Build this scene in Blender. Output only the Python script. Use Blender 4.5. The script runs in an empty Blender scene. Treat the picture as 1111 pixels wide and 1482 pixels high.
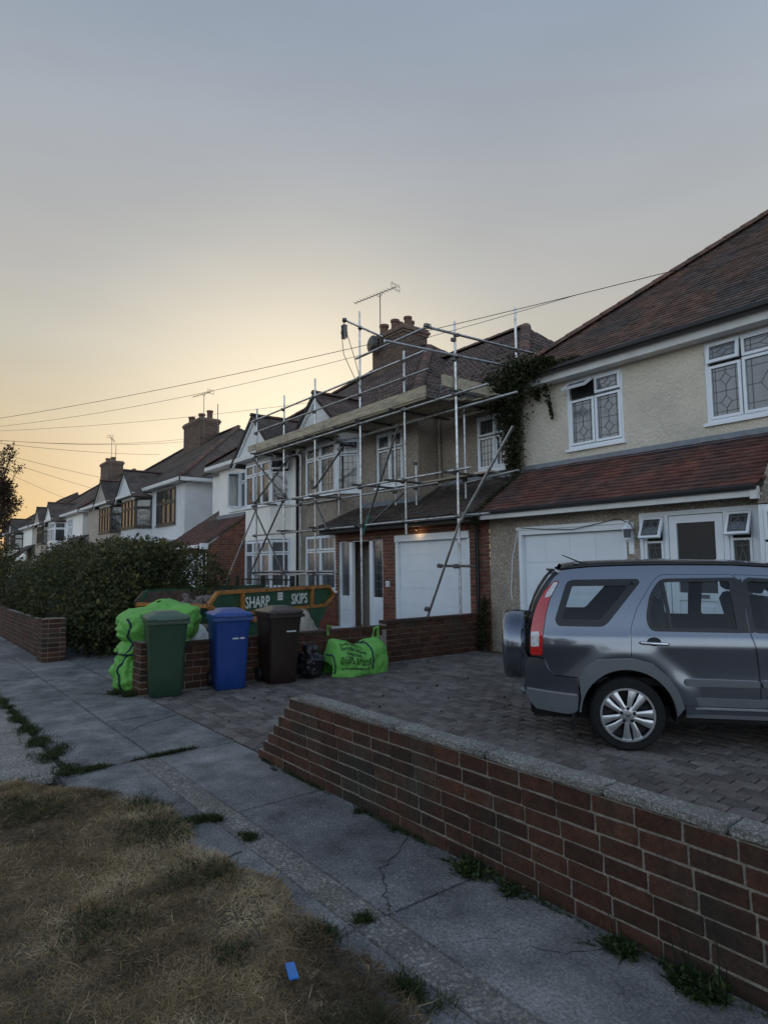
import bpy, bmesh, math, random
import numpy as np
from mathutils import Matrix, Vector as V, noise
from mathutils.geometry import delaunay_2d_cdt
sc = bpy.context.scene
COL = sc.collection
R = random.Random(11)
rad = math.radians
# ------------------------------------------------------------------ camera
TH = rad(37.9); PITCH = math.atan((819-741)/920); ROLL = rad(.65)
def make_camera():
    d0 = V((-math.cos(TH), math.sin(TH), 0)); r = V((math.sin(TH), math.cos(TH), 0)); z = V((0, 0, 1))
    d = d0*math.cos(PITCH)+z*math.sin(PITCH); u = z*math.cos(PITCH)-d0*math.sin(PITCH)
    c, s = math.cos(ROLL), math.sin(ROLL)
    m = Matrix((r*c-u*s, u*c+r*s, -d)).transposed().to_4x4(); m.translation = (0, 0, 1.5)
    cam = bpy.data.cameras.new('camera'); o = bpy.data.objects.new('camera', cam); COL.objects.link(o)
    o.matrix_world = m; cam.sensor_fit = 'VERTICAL'; cam.sensor_height = 36
    cam.lens = 920/1482*36; cam.clip_end = 4000; cam.clip_start = .05
    sc.camera = o
make_camera()
# ------------------------------------------------------------------ sky, sun, exposure
SUN_AZ, SUN_EL = rad(149.5), rad(5)
SUN = V((math.cos(SUN_AZ)*math.cos(SUN_EL), math.sin(SUN_AZ)*math.cos(SUN_EL), math.sin(SUN_EL)))
EXPO = 2**1.1
def lin(c): return tuple((x/255/12.92 if x/255 < .04045 else ((x/255+.055)/1.055)**2.4) for x in c)
def make_world():
    w = bpy.data.worlds.new('World'); sc.world = w; w.use_nodes = True
    nt = w.node_tree; N = nt.nodes.new; L = nt.links.new
    bg = nt.nodes['Background']; bg.inputs[1].default_value = .12
    tc = N('ShaderNodeTexCoord')
    nrm = N('ShaderNodeVectorMath'); nrm.operation = 'NORMALIZE'; L(tc.outputs['Generated'], nrm.inputs[0])
    sep = N('ShaderNodeSeparateXYZ'); L(nrm.outputs[0], sep.inputs[0])
    def ramp(stops, src):
        r = N('ShaderNodeValToRGB'); e = r.color_ramp.elements
        while len(e) < len(stops): e.new(.5)
        for el, (p, c) in zip(e, stops): el.position = p; el.color = tuple(x/EXPO for x in lin(c))+(1,)
        L(src, r.inputs[0]); return r.outputs[0]
    # elevation gradient of the sun side and of the far side
    warm = ramp([(0, (226, 178, 120)), (.1, (228, 190, 136)), (.16, (220, 192, 148)), (.22, (208, 193, 165)), (.31, (193, 190, 179)), (.4, (181, 182, 181)),
                 (.5, (171, 176, 181)), (.66, (152, 165, 181)), (1, (96, 114, 146))], sep.outputs[2])
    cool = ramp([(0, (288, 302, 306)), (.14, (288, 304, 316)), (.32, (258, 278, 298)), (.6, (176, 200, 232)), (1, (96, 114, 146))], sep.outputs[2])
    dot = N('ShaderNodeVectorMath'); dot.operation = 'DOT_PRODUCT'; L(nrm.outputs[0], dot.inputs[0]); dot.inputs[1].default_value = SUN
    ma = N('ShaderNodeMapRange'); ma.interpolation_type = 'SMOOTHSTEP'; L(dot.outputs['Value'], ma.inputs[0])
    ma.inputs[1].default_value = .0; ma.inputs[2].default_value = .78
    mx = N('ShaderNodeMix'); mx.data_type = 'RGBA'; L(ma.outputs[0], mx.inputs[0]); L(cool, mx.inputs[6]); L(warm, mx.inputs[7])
    # hazy glow round the hidden sun
    ac = N('ShaderNodeMath'); ac.operation = 'ARCCOSINE'; L(dot.outputs['Value'], ac.inputs[0])
    gl = N('ShaderNodeMapRange'); gl.interpolation_type = 'SMOOTHSTEP'; L(ac.outputs[0], gl.inputs[0])
    gl.inputs[1].default_value = .5; gl.inputs[2].default_value = .0
    ad = N('ShaderNodeMix'); ad.data_type = 'RGBA'; L(gl.outputs[0], ad.inputs[0]); L(mx.outputs[2], ad.inputs[6]); ad.inputs[7].default_value = (1.3/EXPO, 1.1/EXPO, .8/EXPO, 1)
    # physical sky, its brightest part compressed, for the shape of the twilight
    sky = N('ShaderNodeTexSky'); sky.sky_type = 'NISHITA'; sky.sun_disc = False
    sky.sun_elevation = SUN_EL; sky.sun_rotation = rad(90)-SUN_AZ; sky.dust_density = 6; sky.air_density = 1.2
    sm = N('ShaderNodeVectorMath'); sm.operation = 'SCALE'; L(sky.outputs[0], sm.inputs[0]); sm.inputs['Scale'].default_value = .12
    mn = N('ShaderNodeVectorMath'); mn.operation = 'MINIMUM'; L(sm.outputs[0], mn.inputs[0]); mn.inputs[1].default_value = (1.05/EXPO, .9/EXPO, .62/EXPO)
    fx = N('ShaderNodeMix'); fx.data_type = 'RGBA'; fx.inputs[0].default_value = .08
    L(ad.outputs[2], fx.inputs[6]); L(mn.outputs[0], fx.inputs[7])
    # faint unevenness of the evening haze
    st = N('ShaderNodeVectorMath'); st.operation = 'MULTIPLY'; L(nrm.outputs[0], st.inputs[0]); st.inputs[1].default_value = (2, 2, 9)
    cn = N('ShaderNodeTexNoise'); cn.inputs['Scale'].default_value = 1.3; cn.inputs['Detail'].default_value = 5; L(st.outputs[0], cn.inputs['Vector'])
    cr = N('ShaderNodeMapRange'); L(cn.outputs['Fac'], cr.inputs[0]); cr.inputs[1].default_value = .25; cr.inputs[2].default_value = .75; cr.inputs[3].default_value = .955; cr.inputs[4].default_value = 1.045
    cl = N('ShaderNodeVectorMath'); cl.operation = 'SCALE'; L(fx.outputs[2], cl.inputs[0]); L(cr.outputs[0], cl.inputs['Scale'])
    out = N('ShaderNodeVectorMath'); out.operation = 'SCALE'; L(cl.outputs[0], out.inputs[0]); out.inputs['Scale'].default_value = 1/.12
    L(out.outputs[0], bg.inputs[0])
make_world()
sun = bpy.data.lights.new('sun', 'SUN'); sun.energy = .5; sun.angle = rad(10); sun.color = (1, .74, .45)
so = bpy.data.objects.new('sun', sun); COL.objects.link(so); so.rotation_euler = SUN.to_track_quat('Z', 'Y').to_euler()
vs = sc.view_settings; vs.view_transform = 'Standard'; vs.look = 'None'; vs.exposure = 1.1; vs.gamma = 1; vs.use_curve_mapping = False
# ------------------------------------------------------------------ helpers
def empty(name, loc, label=None, cat=None, group=None, kind=None, rz=0):
    o = bpy.data.objects.new(name, None); COL.objects.link(o); o.location = loc; o.rotation_euler = (0, 0, rz); o.empty_display_size = .1
    tag(o, label, cat, group, kind); return o
def tag(o, label=None, cat=None, group=None, kind=None):
    if label: o['label'] = label
    if cat: o['category'] = cat
    if group: o['group'] = group
    if kind: o['kind'] = kind
    return o
def link(name, me, parent=None, kind=None, local=False):
    o = bpy.data.objects.new(name, me); COL.objects.link(o)
    if parent:
        o.parent = parent
        if not local and parent.type == 'EMPTY': o.matrix_parent_inverse = Matrix.Translation(-parent.location)
    if kind: o['kind'] = kind
    return o
class MB:
    def __init__(s): s.v = []; s.f = []; s.m = []
    def add(s, vs, fs, mi=0):
        b = len(s.v); s.v += [tuple(p) for p in vs]; s.f += [tuple(b+i for i in f) for f in fs]; s.m += [mi]*len(fs); return s
    def box(s, x0, y0, z0, x1, y1, z1, mi=0):
        return s.add([(x0, y0, z0), (x1, y0, z0), (x1, y1, z0), (x0, y1, z0), (x0, y0, z1), (x1, y0, z1), (x1, y1, z1), (x0, y1, z1)],
                     [(0, 3, 2, 1), (4, 5, 6, 7), (0, 1, 5, 4), (1, 2, 6, 5), (2, 3, 7, 6), (3, 0, 4, 7)], mi)
    def fbox(s, o, u, n, a0, a1, z0, z1, d0, d1, mi=0):
        # box in a wall frame: u along the wall, n out of it
        P = lambda a, d, z: (o[0]+u[0]*a+n[0]*d, o[1]+u[1]*a+n[1]*d, o[2]+z)
        return s.add([P(a0, d1, z0), P(a1, d1, z0), P(a1, d0, z0), P(a0, d0, z0), P(a0, d1, z1), P(a1, d1, z1), P(a1, d0, z1), P(a0, d0, z1)],
                     [(0, 3, 2, 1), (4, 5, 6, 7), (0, 1, 5, 4), (1, 2, 6, 5), (2, 3, 7, 6), (3, 0, 4, 7)], mi)
    def bar(s, p, q, w, h, up=(0, 0, 1), mi=0):
        p, q = V(p), V(q); d = (q-p).normalized(); sd = d.cross(V(up))
        sd = sd.normalized() if sd.length > 1e-5 else V((1, 0, 0)); u = sd.cross(d)
        vs = [b+sd*x*w/2+u*y*h/2 for b in (p, q) for x, y in ((-1, -1), (1, -1), (1, 1), (-1, 1))]
        return s.add(vs, [(3, 2, 1, 0), (4, 5, 6, 7), (0, 1, 5, 4), (1, 2, 6, 5), (2, 3, 7, 6), (3, 0, 4, 7)], mi)
    def tube(s, pts, r, n=8, mi=0, cap=True):
        pts = [V(p) for p in pts]; rs = r if isinstance(r, (list, tuple)) else [r]*len(pts); vs = []; fs = []
        ref = V((.13, .21, .97))
        for i, p in enumerate(pts):
            d = (pts[min(i+1, len(pts)-1)]-pts[max(i-1, 0)]).normalized()
            if abs(d.dot(ref)) > .97: rf = V((.9, .3, 0))
            else: rf = ref
            a = d.cross(rf).normalized(); b = d.cross(a)
            for k in range(n):
                t = 2*math.pi*k/n; vs.append(p+(a*math.cos(t)+b*math.sin(t))*rs[i])
        for i in range(len(pts)-1):
            for k in range(n): fs.append((i*n+k, i*n+(k+1) % n, (i+1)*n+(k+1) % n, (i+1)*n+k))
        if cap: fs.append(tuple(range(n-1, -1, -1))); fs.append(tuple((len(pts)-1)*n+k for k in range(n)))
        return s.add(vs, fs, mi)
    def lathe(s, prof, c=(0, 0, 0), axis='z', n=24, mi=0, cap=True):
        vs = []; fs = []
        for r, h in prof:
            for k in range(n):
                t = 2*math.pi*k/n; a, b = r*math.cos(t), r*math.sin(t)
                p = {'z': (a, b, h), 'x': (h, a, b), 'y': (b, h, a)}[axis]
                vs.append((c[0]+p[0], c[1]+p[1], c[2]+p[2]))
        for i in range(len(prof)-1):
            for k in range(n): fs.append((i*n+k, i*n+(k+1) % n, (i+1)*n+(k+1) % n, (i+1)*n+k))
        if cap: fs.append(tuple(range(n-1, -1, -1))); fs.append(tuple((len(prof)-1)*n+k for k in range(n)))
        return s.add(vs, fs, mi)
    def prism(s, poly, fn, d0, d1, mi=0):
        n = len(poly); vs = [fn(a, b, d0) for a, b in poly]+[fn(a, b, d1) for a, b in poly]
        return s.add(vs, [tuple(range(n-1, -1, -1)), tuple(range(n, 2*n))]+[(i, (i+1) % n, n+(i+1) % n, n+i) for i in range(n)], mi)
    def grid(s, fn, nu, nv, mi=0, wrap=False):
        vs = [fn(i/nu, j/nv) for j in range(nv+1) for i in range(nu+(0 if wrap else 1))]; w = nu if wrap else nu+1
        return s.add(vs, [(j*w+i, j*w+(i+1) % w, (j+1)*w+(i+1) % w, (j+1)*w+i) for j in range(nv) for i in range(nu)], mi)
    def mesh(s, name, mats, smooth=False, angle=None):
        me = bpy.data.meshes.new(name); me.from_pydata(s.v, [], s.f)
        for m in (mats if isinstance(mats, (list, tuple)) else [mats]): me.materials.append(m)
        if any(s.m): me.polygons.foreach_set('material_index', s.m)
        if smooth or angle:
            me.polygons.foreach_set('use_smooth', [True]*len(me.polygons))
            if angle: me.set_sharp_from_angle(angle=rad(angle))
        me.update(); return me
    def build(s, name, mats, parent=None, smooth=False, kind=None, local=False, angle=None):
        return link(name, s.mesh(name, mats, smooth, angle), parent, kind, local)
def box_mesh(name, m, l, w, h, bev=.004, jit=0):
    bm = bmesh.new(); bmesh.ops.create_cube(bm, size=1)
    for v in bm.verts: v.co = V((v.co.x*l, v.co.y*w, v.co.z*h))
    if bev: bmesh.ops.bevel(bm, geom=bm.edges[:], offset=bev, segments=1, affect='EDGES')
    for v in bm.verts: v.co += V((R.uniform(-jit, jit), R.uniform(-jit, jit), R.uniform(-jit, jit)))
    me = bpy.data.meshes.new(name); bm.to_mesh(me); bm.free(); me.materials.append(m); return me
# ------------------------------------------------------------------ materials
def mat(name, col, rough=.8, var=.18, scale=5, col2=None, c2thr=(.45, .65), c2scale=None, speck=None, spk=(90, .62, .7), bump=0, bscale=120,
        bump2=0, b2scale=8, metal=0, spec=.5, rand=0, coat=0, stretch=None, local=False, ior=1.5, grit=0, gscale=90, island=0):
    m = bpy.data.materials.new(name); m.use_nodes = True; nt = m.node_tree; N = nt.nodes.new; L = nt.links.new
    b = nt.nodes['Principled BSDF']; b.inputs['Roughness'].default_value = rough; b.inputs['Metallic'].default_value = metal
    b.inputs['Specular IOR Level'].default_value = spec; b.inputs['IOR'].default_value = ior; b.inputs['Coat Weight'].default_value = coat; b.inputs['Coat Roughness'].default_value = .06
    if local: src = N('ShaderNodeTexCoord').outputs['Object']
    else: src = N('ShaderNodeNewGeometry').outputs['Position']
    if stretch:
        mp = N('ShaderNodeVectorMath'); mp.operation = 'MULTIPLY'; mp.inputs[1].default_value = stretch; L(src, mp.inputs[0]); src = mp.outputs[0]
    def nz(sca, det=5, r=.6):
        t = N('ShaderNodeTexNoise'); t.inputs['Scale'].default_value = sca; t.inputs['Detail'].default_value = det; t.inputs['Roughness'].default_value = r
        L(src, t.inputs['Vector']); return t.outputs['Fac']
    def mrange(s, a, c, d, e):
        r = N('ShaderNodeMapRange'); L(s, r.inputs[0]); r.inputs[1].default_value = a; r.inputs[2].default_value = c
        r.inputs[3].default_value = d; r.inputs[4].default_value = e; return r.outputs[0]
    def mixc(f, a, c):
        x = N('ShaderNodeMix'); x.data_type = 'RGBA'
        for k, val in ((0, f), (6, a), (7, c)):
            if isinstance(val, (tuple, list)): x.inputs[k].default_value = tuple(val)+(1,)
            elif isinstance(val, float): x.inputs[k].default_value = val
            else: L(val, x.inputs[k])
        return x.outputs[2]
    c = tuple(col)
    if col2: c = mixc(mrange(nz(c2scale or scale*.4), c2thr[0], c2thr[1], 0, 1), c, tuple(col2))
    if speck:
        vo = N('ShaderNodeTexVoronoi'); vo.inputs['Scale'].default_value = spk[0]; L(src, vo.inputs['Vector'])
        sepc = N('ShaderNodeSeparateColor'); L(vo.outputs['Color'], sepc.inputs[0])
        c = mixc(mrange(sepc.outputs[0], spk[1], spk[2], 0, .85), c, tuple(speck))
    val = mrange(nz(scale, 8, .65), .25, .75, 1-var*1.6, 1+var*1.6)
    if rand:
        oi = N('ShaderNodeObjectInfo'); mul = N('ShaderNodeMath'); mul.operation = 'MULTIPLY'
        L(val, mul.inputs[0]); L(mrange(oi.outputs['Random'], 0, 1, 1-rand, 1+rand), mul.inputs[1]); val = mul.outputs[0]
    def mulv(a, q):
        mm = N('ShaderNodeMath'); mm.operation = 'MULTIPLY'; L(a, mm.inputs[0]); L(q, mm.inputs[1]); return mm.outputs[0]
    if island: val = mulv(val, mrange(N('ShaderNodeNewGeometry').outputs['Random Per Island'], 0, 1, 1-island, 1+island))
    if grit: val = mulv(val, mrange(nz(gscale, 4, .75), .3, .7, 1-grit, 1+grit))
    sc_ = N('ShaderNodeVectorMath'); sc_.operation = 'SCALE'
    if isinstance(c, tuple): sc_.inputs[0].default_value = c
    else: L(c, sc_.inputs[0])
    L(val, sc_.inputs['Scale']); L(sc_.outputs[0], b.inputs['Base Color'])
    nrm = None
    for st, ss in ((bump, bscale), (bump2, b2scale)):
        if st:
            bp = N('ShaderNodeBump'); bp.inputs['Strength'].default_value = min(1, st); bp.inputs['Distance'].default_value = .35/ss*max(1, st)
            L(nz(ss, 6, .65), bp.inputs['Height'])
            if nrm: L(nrm, bp.inputs['Normal'])
            nrm = bp.outputs[0]
    if nrm: L(nrm, b.inputs['Normal'])
    return m
def glass_mat(name, tint=(.5, .56, .6)):
    m = bpy.data.materials.new(name); m.use_nodes = True; nt = m.node_tree; nt.nodes.clear(); N = nt.nodes.new; L = nt.links.new
    o = N('ShaderNodeOutputMaterial'); t = N('ShaderNodeBsdfTransparent'); t.inputs[0].default_value = tint+(1,)
    g = N('ShaderNodeBsdfGlossy'); g.inputs['Roughness'].default_value = .02; f = N('ShaderNodeFresnel'); f.inputs[0].default_value = 1.5
    x = N('ShaderNodeMixShader'); L(f.outputs[0], x.inputs[0]); L(t.outputs[0], x.inputs[1]); L(g.outputs[0], x.inputs[2]); L(x.outputs[0], o.inputs[0])
    return m
M = {}
M['concrete'] = mat('pavement_concrete', (.21, .207, .2), .9, .4, 3.5, (.12, .12, .12), (.4, .6), .8, speck=(.28, .27, .25), spk=(210, .8, .95), bump=.55, bscale=160, bump2=.5, b2scale=40, grit=.55, gscale=70)
M['aggregate'] = mat('exposed_aggregate', (.15, .145, .135), .9, .3, 6, speck=(.3, .28, .25), spk=(75, .66, .8), bump=.9, bscale=75, grit=.5, gscale=60)
M['crossover'] = mat('crossover_concrete', (.2, .19, .17), .92, .25, 4, speck=(.36, .34, .3), spk=(95, .66, .8), bump=.8, bscale=95, grit=.5, gscale=70)
M['coping'] = mat('coping_concrete', (.175, .168, .15), .92, .22, 5, (.13, .128, .115), (.45, .65), 3, speck=(.38, .36, .33), spk=(170, .7, .85), bump=.9, bscale=90, bump2=.6, b2scale=25, grit=.5, gscale=80)
M['brick'] = mat('wall_brick', (.058, .0225, .0115), .88, .35, 18, (.036, .031, .022), (.5, .66), 1.3, bump=1, bscale=110, bump2=.6, b2scale=35, rand=.4, grit=.4, gscale=70)
M['brick_dark'] = mat('house_brick', (.19, .068, .042), .88, .22, 14, (.13, .06, .045), (.45, .6), 3, bump=.4, bscale=180, rand=.3, grit=.3, gscale=60, island=.2)
M['brick_red'] = mat('extension_brick', (.24, .085, .05), .88, .3, 9, (.17, .07, .05), (.45, .6), 3, bump=.4, bscale=120, grit=.3, gscale=40, island=.3)
M['mortar'] = mat('mortar', (.23, .205, .165), .95, .22, 20, bump=.6, bscale=200, grit=.35, gscale=80)
M['paver'] = mat('block_paver', (.155, .137, .125), .86, .3, 12, (.12, .1, .088), (.45, .6), .8, bump=.6, bscale=190, rand=.3, grit=.4, gscale=80)
M['joint'] = mat('joint_sand', (.028, .027, .024), .95, .3, 25)
M['soil'] = mat('verge_thatch', (.15, .11, .062), .95, .4, 9, (.085, .064, .04), (.45, .6), 5, bump=.8, bscale=60, grit=.7, gscale=110)
M['straw'] = None
M['cream'] = mat('cream_render', (.74, .67, .55), .85, .1, 1.2, (.66, .6, .5), (.5, .7), .7, bump=2.2, bscale=17, bump2=1.2, b2scale=60, grit=.12, gscale=30)
M['pebble'] = mat('pebbledash', (.27, .225, .18), .95, .16, 2.5, speck=(.5, .45, .37), spk=(75, .6, .75), bump=1.2, bscale=75, grit=.35, gscale=45)
M['pebble2'] = mat('brown_pebbledash', (.25, .205, .165), .95, .16, 2.5, speck=(.44, .38, .31), spk=(75, .6, .75), bump=1.2, bscale=75, grit=.35, gscale=45)
M['white_render'] = mat('white_render', (.9, .87, .8), .85, .06, 2, bump=.3, bscale=60)
M['grey_render'] = mat('pale_grey_render', (.7, .7, .7), .85, .08, 1.2, bump=.3, bscale=60)
M['beige_render'] = mat('beige_render', (.42, .36, .3), .9, .1, 2, bump=.5, bscale=70)
M['upvc'] = mat('white_upvc', (.79, .83, .87), .35, .03, 3)
M['white_wood'] = mat('white_painted_wood', (.7, .7, .68), .55, .07, 4)
M['dark_wood'] = mat('dark_window_wood', (.05, .04, .032), .5, .2, 8)
M['black_plastic'] = mat('black_plastic', (.018, .018, .02), .45, .15, 10)
M['gutter'] = mat('black_gutter', (.02, .02, .02), .4, .2, 6)
M['lead'] = mat('lead_flashing', (.19, .21, .24), .6, .2, 8, bump=.3, bscale=30)
M['came'] = mat('lead_came', (.12, .125, .13), .5, .1, 8)
M['tile_red'] = mat('plain_tile_red', (.165, .062, .044), .85, .25, 5, (.09, .055, .048), (.4, .62), 1.1, bump=.4, bscale=130, rand=.3, grit=.3, gscale=40, island=.3)
M['tile_brown'] = mat('plain_tile_brown', (.15, .088, .066), .88, .3, 7, (.09, .076, .07), (.42, .62), 1.0, bump=.4, bscale=130, grit=.3, gscale=40, island=.3)
M['tile_hip'] = mat('hip_tile', (.14, .075, .055), .88, .3, 7, (.07, .055, .045), (.45, .6), 2, bump=.4, bscale=90, rand=.2)
M['tile_roll'] = mat('interlocking_tile', (.13, .088, .072), .85, .25, 6, (.09, .07, .06), (.45, .62), 1.2, bump=.4, bscale=110, grit=.3, gscale=40, island=.3)
M['tile_dark'] = mat('porch_tile', (.085, .062, .052), .88, .3, 6, (.058, .048, .042), (.45, .6), 1.4, bump=.4, bscale=110, grit=.3, gscale=40, island=.3)
M['tile_far'] = mat('far_tile', (.135, .105, .088), .88, .3, 3, (.08, .065, .055), (.45, .6), .6, bump=.4, bscale=40)
M['chimney_brick'] = mat('chimney_brick', (.15, .1, .075), .9, .3, 14, bump=.4, bscale=100, rand=.25, island=.25)
M['pot'] = mat('chimney_pot', (.15, .08, .055), .85, .2, 9)
M['steel'] = mat('galvanised_steel', (.5, .51, .52), .38, .25, 14, (.3, .29, .28), (.5, .7), 6, metal=.85, bump=.15, bscale=60, rand=.25)
M['steel_dark'] = mat('coupler_steel', (.16, .15, .14), .55, .3, 20, metal=.7)
M['green_paint'] = mat('green_tube_paint', (.05, .2, .14), .5, .3, 14)
M['board'] = mat('scaffold_board', (.4, .34, .24), .85, .25, 5, (.29, .25, .19), (.45, .6), 2, stretch=(1, 6, 6), bump=.3, bscale=40, rand=.22)
M['fascia'] = mat('dark_soffit', (.04, .035, .03), .7, .2, 5)
M['glass'] = mat('window_glass', (.035, .04, .045), .03, .1, 1.5, spec=.6, ior=1.9, bump2=.06, b2scale=2.5)
M['glass_net'] = mat('net_curtained_glass', (.11, .12, .13), .04, .25, 2.2, spec=.5, ior=1.8, stretch=(4, 4, .6), bump2=.06, b2scale=2.5)
M['leaf_hedge'] = None
M['garage'] = mat('white_garage_door', (.76, .81, .86), .4, .03, 2)
M['interior'] = mat('taupe_door_leaf', (.34, .29, .245), .6, .1, 3)
M['dark'] = mat('dark_interior', (.02, .02, .02), .9, .1, 3)
def leaf_mat(name, stops, rough=.65, tr=.25):
    m = bpy.data.materials.new(name); m.use_nodes = True; nt = m.node_tree; N = nt.nodes.new; L = nt.links.new
    b = nt.nodes['Principled BSDF']; b.inputs['Roughness'].default_value = rough; b.inputs['Specular IOR Level'].default_value = .3
    at = N('ShaderNodeAttribute'); at.attribute_name = 'tint'
    r = N('ShaderNodeValToRGB'); e = r.color_ramp.elements
    while len(e) < len(stops): e.new(.5)
    for el, (p, c) in zip(e, stops): el.position = p; el.color = tuple(c)+(1,)
    L(at.outputs['Fac'], r.inputs[0]); L(r.outputs[0], b.inputs['Base Color'])
    t = N('ShaderNodeBsdfTranslucent'); L(r.outputs[0], t.inputs[0]); x = N('ShaderNodeMixShader'); x.inputs[0].default_value = tr
    L(b.outputs[0], x.inputs[1]); L(t.outputs[0], x.inputs[2]); L(x.outputs[0], nt.nodes['Material Output'].inputs[0]); return m
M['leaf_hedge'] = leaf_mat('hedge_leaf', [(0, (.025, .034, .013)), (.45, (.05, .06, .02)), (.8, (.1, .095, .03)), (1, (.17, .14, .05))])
M['leaf_ivy'] = leaf_mat('ivy_leaf', [(0, (.014, .022, .008)), (.7, (.034, .046, .014)), (1, (.08, .07, .025))])
M['leaf_tree'] = leaf_mat('tree_leaf', [(0, (.03, .02, .012)), (.6, (.06, .034, .018)), (1, (.1, .06, .025))])
M['weed'] = leaf_mat('weed_leaf', [(0, (.015, .03, .01)), (.7, (.035, .065, .018)), (1, (.09, .1, .035))])
M['straw'] = leaf_mat('dry_grass', [(0, (.08, .058, .032)), (.4, (.22, .155, .08)), (.8, (.38, .28, .155)), (1, (.52, .41, .25))], .8, .2)
M['green_grass'] = leaf_mat('green_grass', [(0, (.018, .03, .01)), (.7, (.04, .06, .018)), (1, (.1, .1, .04))], .8, .2)
M['bark'] = mat('bark', (.05, .038, .028), .9, .3, 12, bump=.8, bscale=40)
def np_mesh(name, verts, faces_n, m, tint=None):
    # verts (F*k,3) with k verts per face, no sharing
    me = bpy.data.meshes.new(name); nv = len(verts); k = faces_n; nf = nv//k
    me.vertices.add(nv); me.vertices.foreach_set('co', np.asarray(verts, np.float32).ravel())
    me.loops.add(nv); me.loops.foreach_set('vertex_index', np.arange(nv, dtype=np.int32))
    me.polygons.add(nf); me.polygons.foreach_set('loop_start', np.arange(0, nv, k, dtype=np.int32)); me.polygons.foreach_set('loop_total', np.full(nf, k, np.int32))
    me.materials.append(m)
    if tint is not None:
        a = me.attributes.new('tint', 'FLOAT', 'FACE'); a.data.foreach_set('value', np.asarray(tint, np.float32))
    me.update(); me.validate(); return me
RG = np.random.default_rng(5)
def leaves(name, pts, size, m, parent=None, kind=None, flat=.0, local=False, tint=None, aspect=.55, nrm=None):
    # small pointed leaves (kites) at pts; flat pulls normals up
    n = len(pts); pts = np.asarray(pts, float); d = RG.normal(size=(n, 3)); d /= np.linalg.norm(d, axis=1)[:, None]
    w = RG.normal(size=(n, 3))
    if nrm is not None: w = np.cross(d, np.asarray(nrm)*1.5+w*.7)
    else: w = np.cross(d, w+np.array([0, 0, flat*4]))
    w /= np.linalg.norm(w, axis=1)[:, None]+1e-9
    s = size*RG.uniform(.6, 1.3, n)[:, None]; q = np.cross(d, w)
    v = np.stack([pts-d*s*.5, pts+w*s*aspect*.5-d*s*.05+q*s*.08, pts+d*s*.5, pts-w*s*aspect*.5-d*s*.05+q*s*.08], 1).reshape(-1, 3)
    t = RG.uniform(0, 1, n) if tint is None else np.clip(tint+RG.normal(0, .18, n), 0, 1)
    return link(name, np_mesh(name, v, 4, m, t), parent, kind, local)
def blades(name, base, dirs, length, width, m, parent=None, kind='stuff', tint=None, droop=.3):
    # 2-segment grass blades: base (n,3), dirs (n,3) unit
    n = len(base); L_ = length*RG.uniform(.5, 1.4, n)[:, None]; side = np.cross(dirs, np.array([0, 0, 1.])+RG.normal(0, .4, (n, 3)))
    side /= np.linalg.norm(side, axis=1)[:, None]+1e-9; W_ = width*RG.uniform(.6, 1.4, n)[:, None]
    bend = RG.normal(0, .25, (n, 3)); mid = base+dirs*L_*.55; tip = base+dirs*L_+bend*L_*.5; tip[:, 2] -= droop*L_[:, 0]*np.abs(dirs[:, 2])
    mid[:, 2] = np.maximum(mid[:, 2], .004); tip[:, 2] = np.maximum(tip[:, 2], .002)
    q1 = np.stack([base-side*W_*.5, base+side*W_*.5, mid+side*W_*.4, mid-side*W_*.4], 1)
    q2 = np.stack([mid-side*W_*.4, mid+side*W_*.4, tip+side*W_*.08, tip-side*W_*.08], 1)
    v = np.stack([q1, q2], 1).reshape(-1, 3); t = np.repeat(RG.uniform(0, 1, n) if tint is None else np.clip(tint+RG.normal(0, .15, n), 0, 1), 2)
    return link(name, np_mesh(name, v, 4, m, t), parent, kind)
# ------------------------------------------------------------------ the ground
def sheet(name, x0, y0, x1, y1, z0, z1, m, parent=None, kind='structure'):
    return MB().box(x0, y0, z0, x1, y1, z1).build(name, m, parent, kind=kind if not parent else None)
M['earth'] = mat('garden_earth', (.07, .06, .045), .95, .3, 3, bump=.5, bscale=30)
M['asphalt'] = mat('road_asphalt', (.055, .055, .058), .9, .2, 4, speck=(.12, .12, .12), spk=(90, .8, .95), bump=.5, bscale=120)
sheet('ground', -900, -900, 900, 900, -.4, -.16, M['earth'])
sheet('road', -400, -9, 400, -2.9, -.17, -.13, M['asphalt'])
MB().box(-400, -2.9, -.2, 400, -2.77, -.01).build('kerb', M['crossover'], kind='structure')
MB().box(-400, -9.15, -.2, 400, -9, -.01).box(-400, -11.5, -.2, 400, -9.15, -.012).build('far_pavement', M['concrete'], kind='structure')
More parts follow.
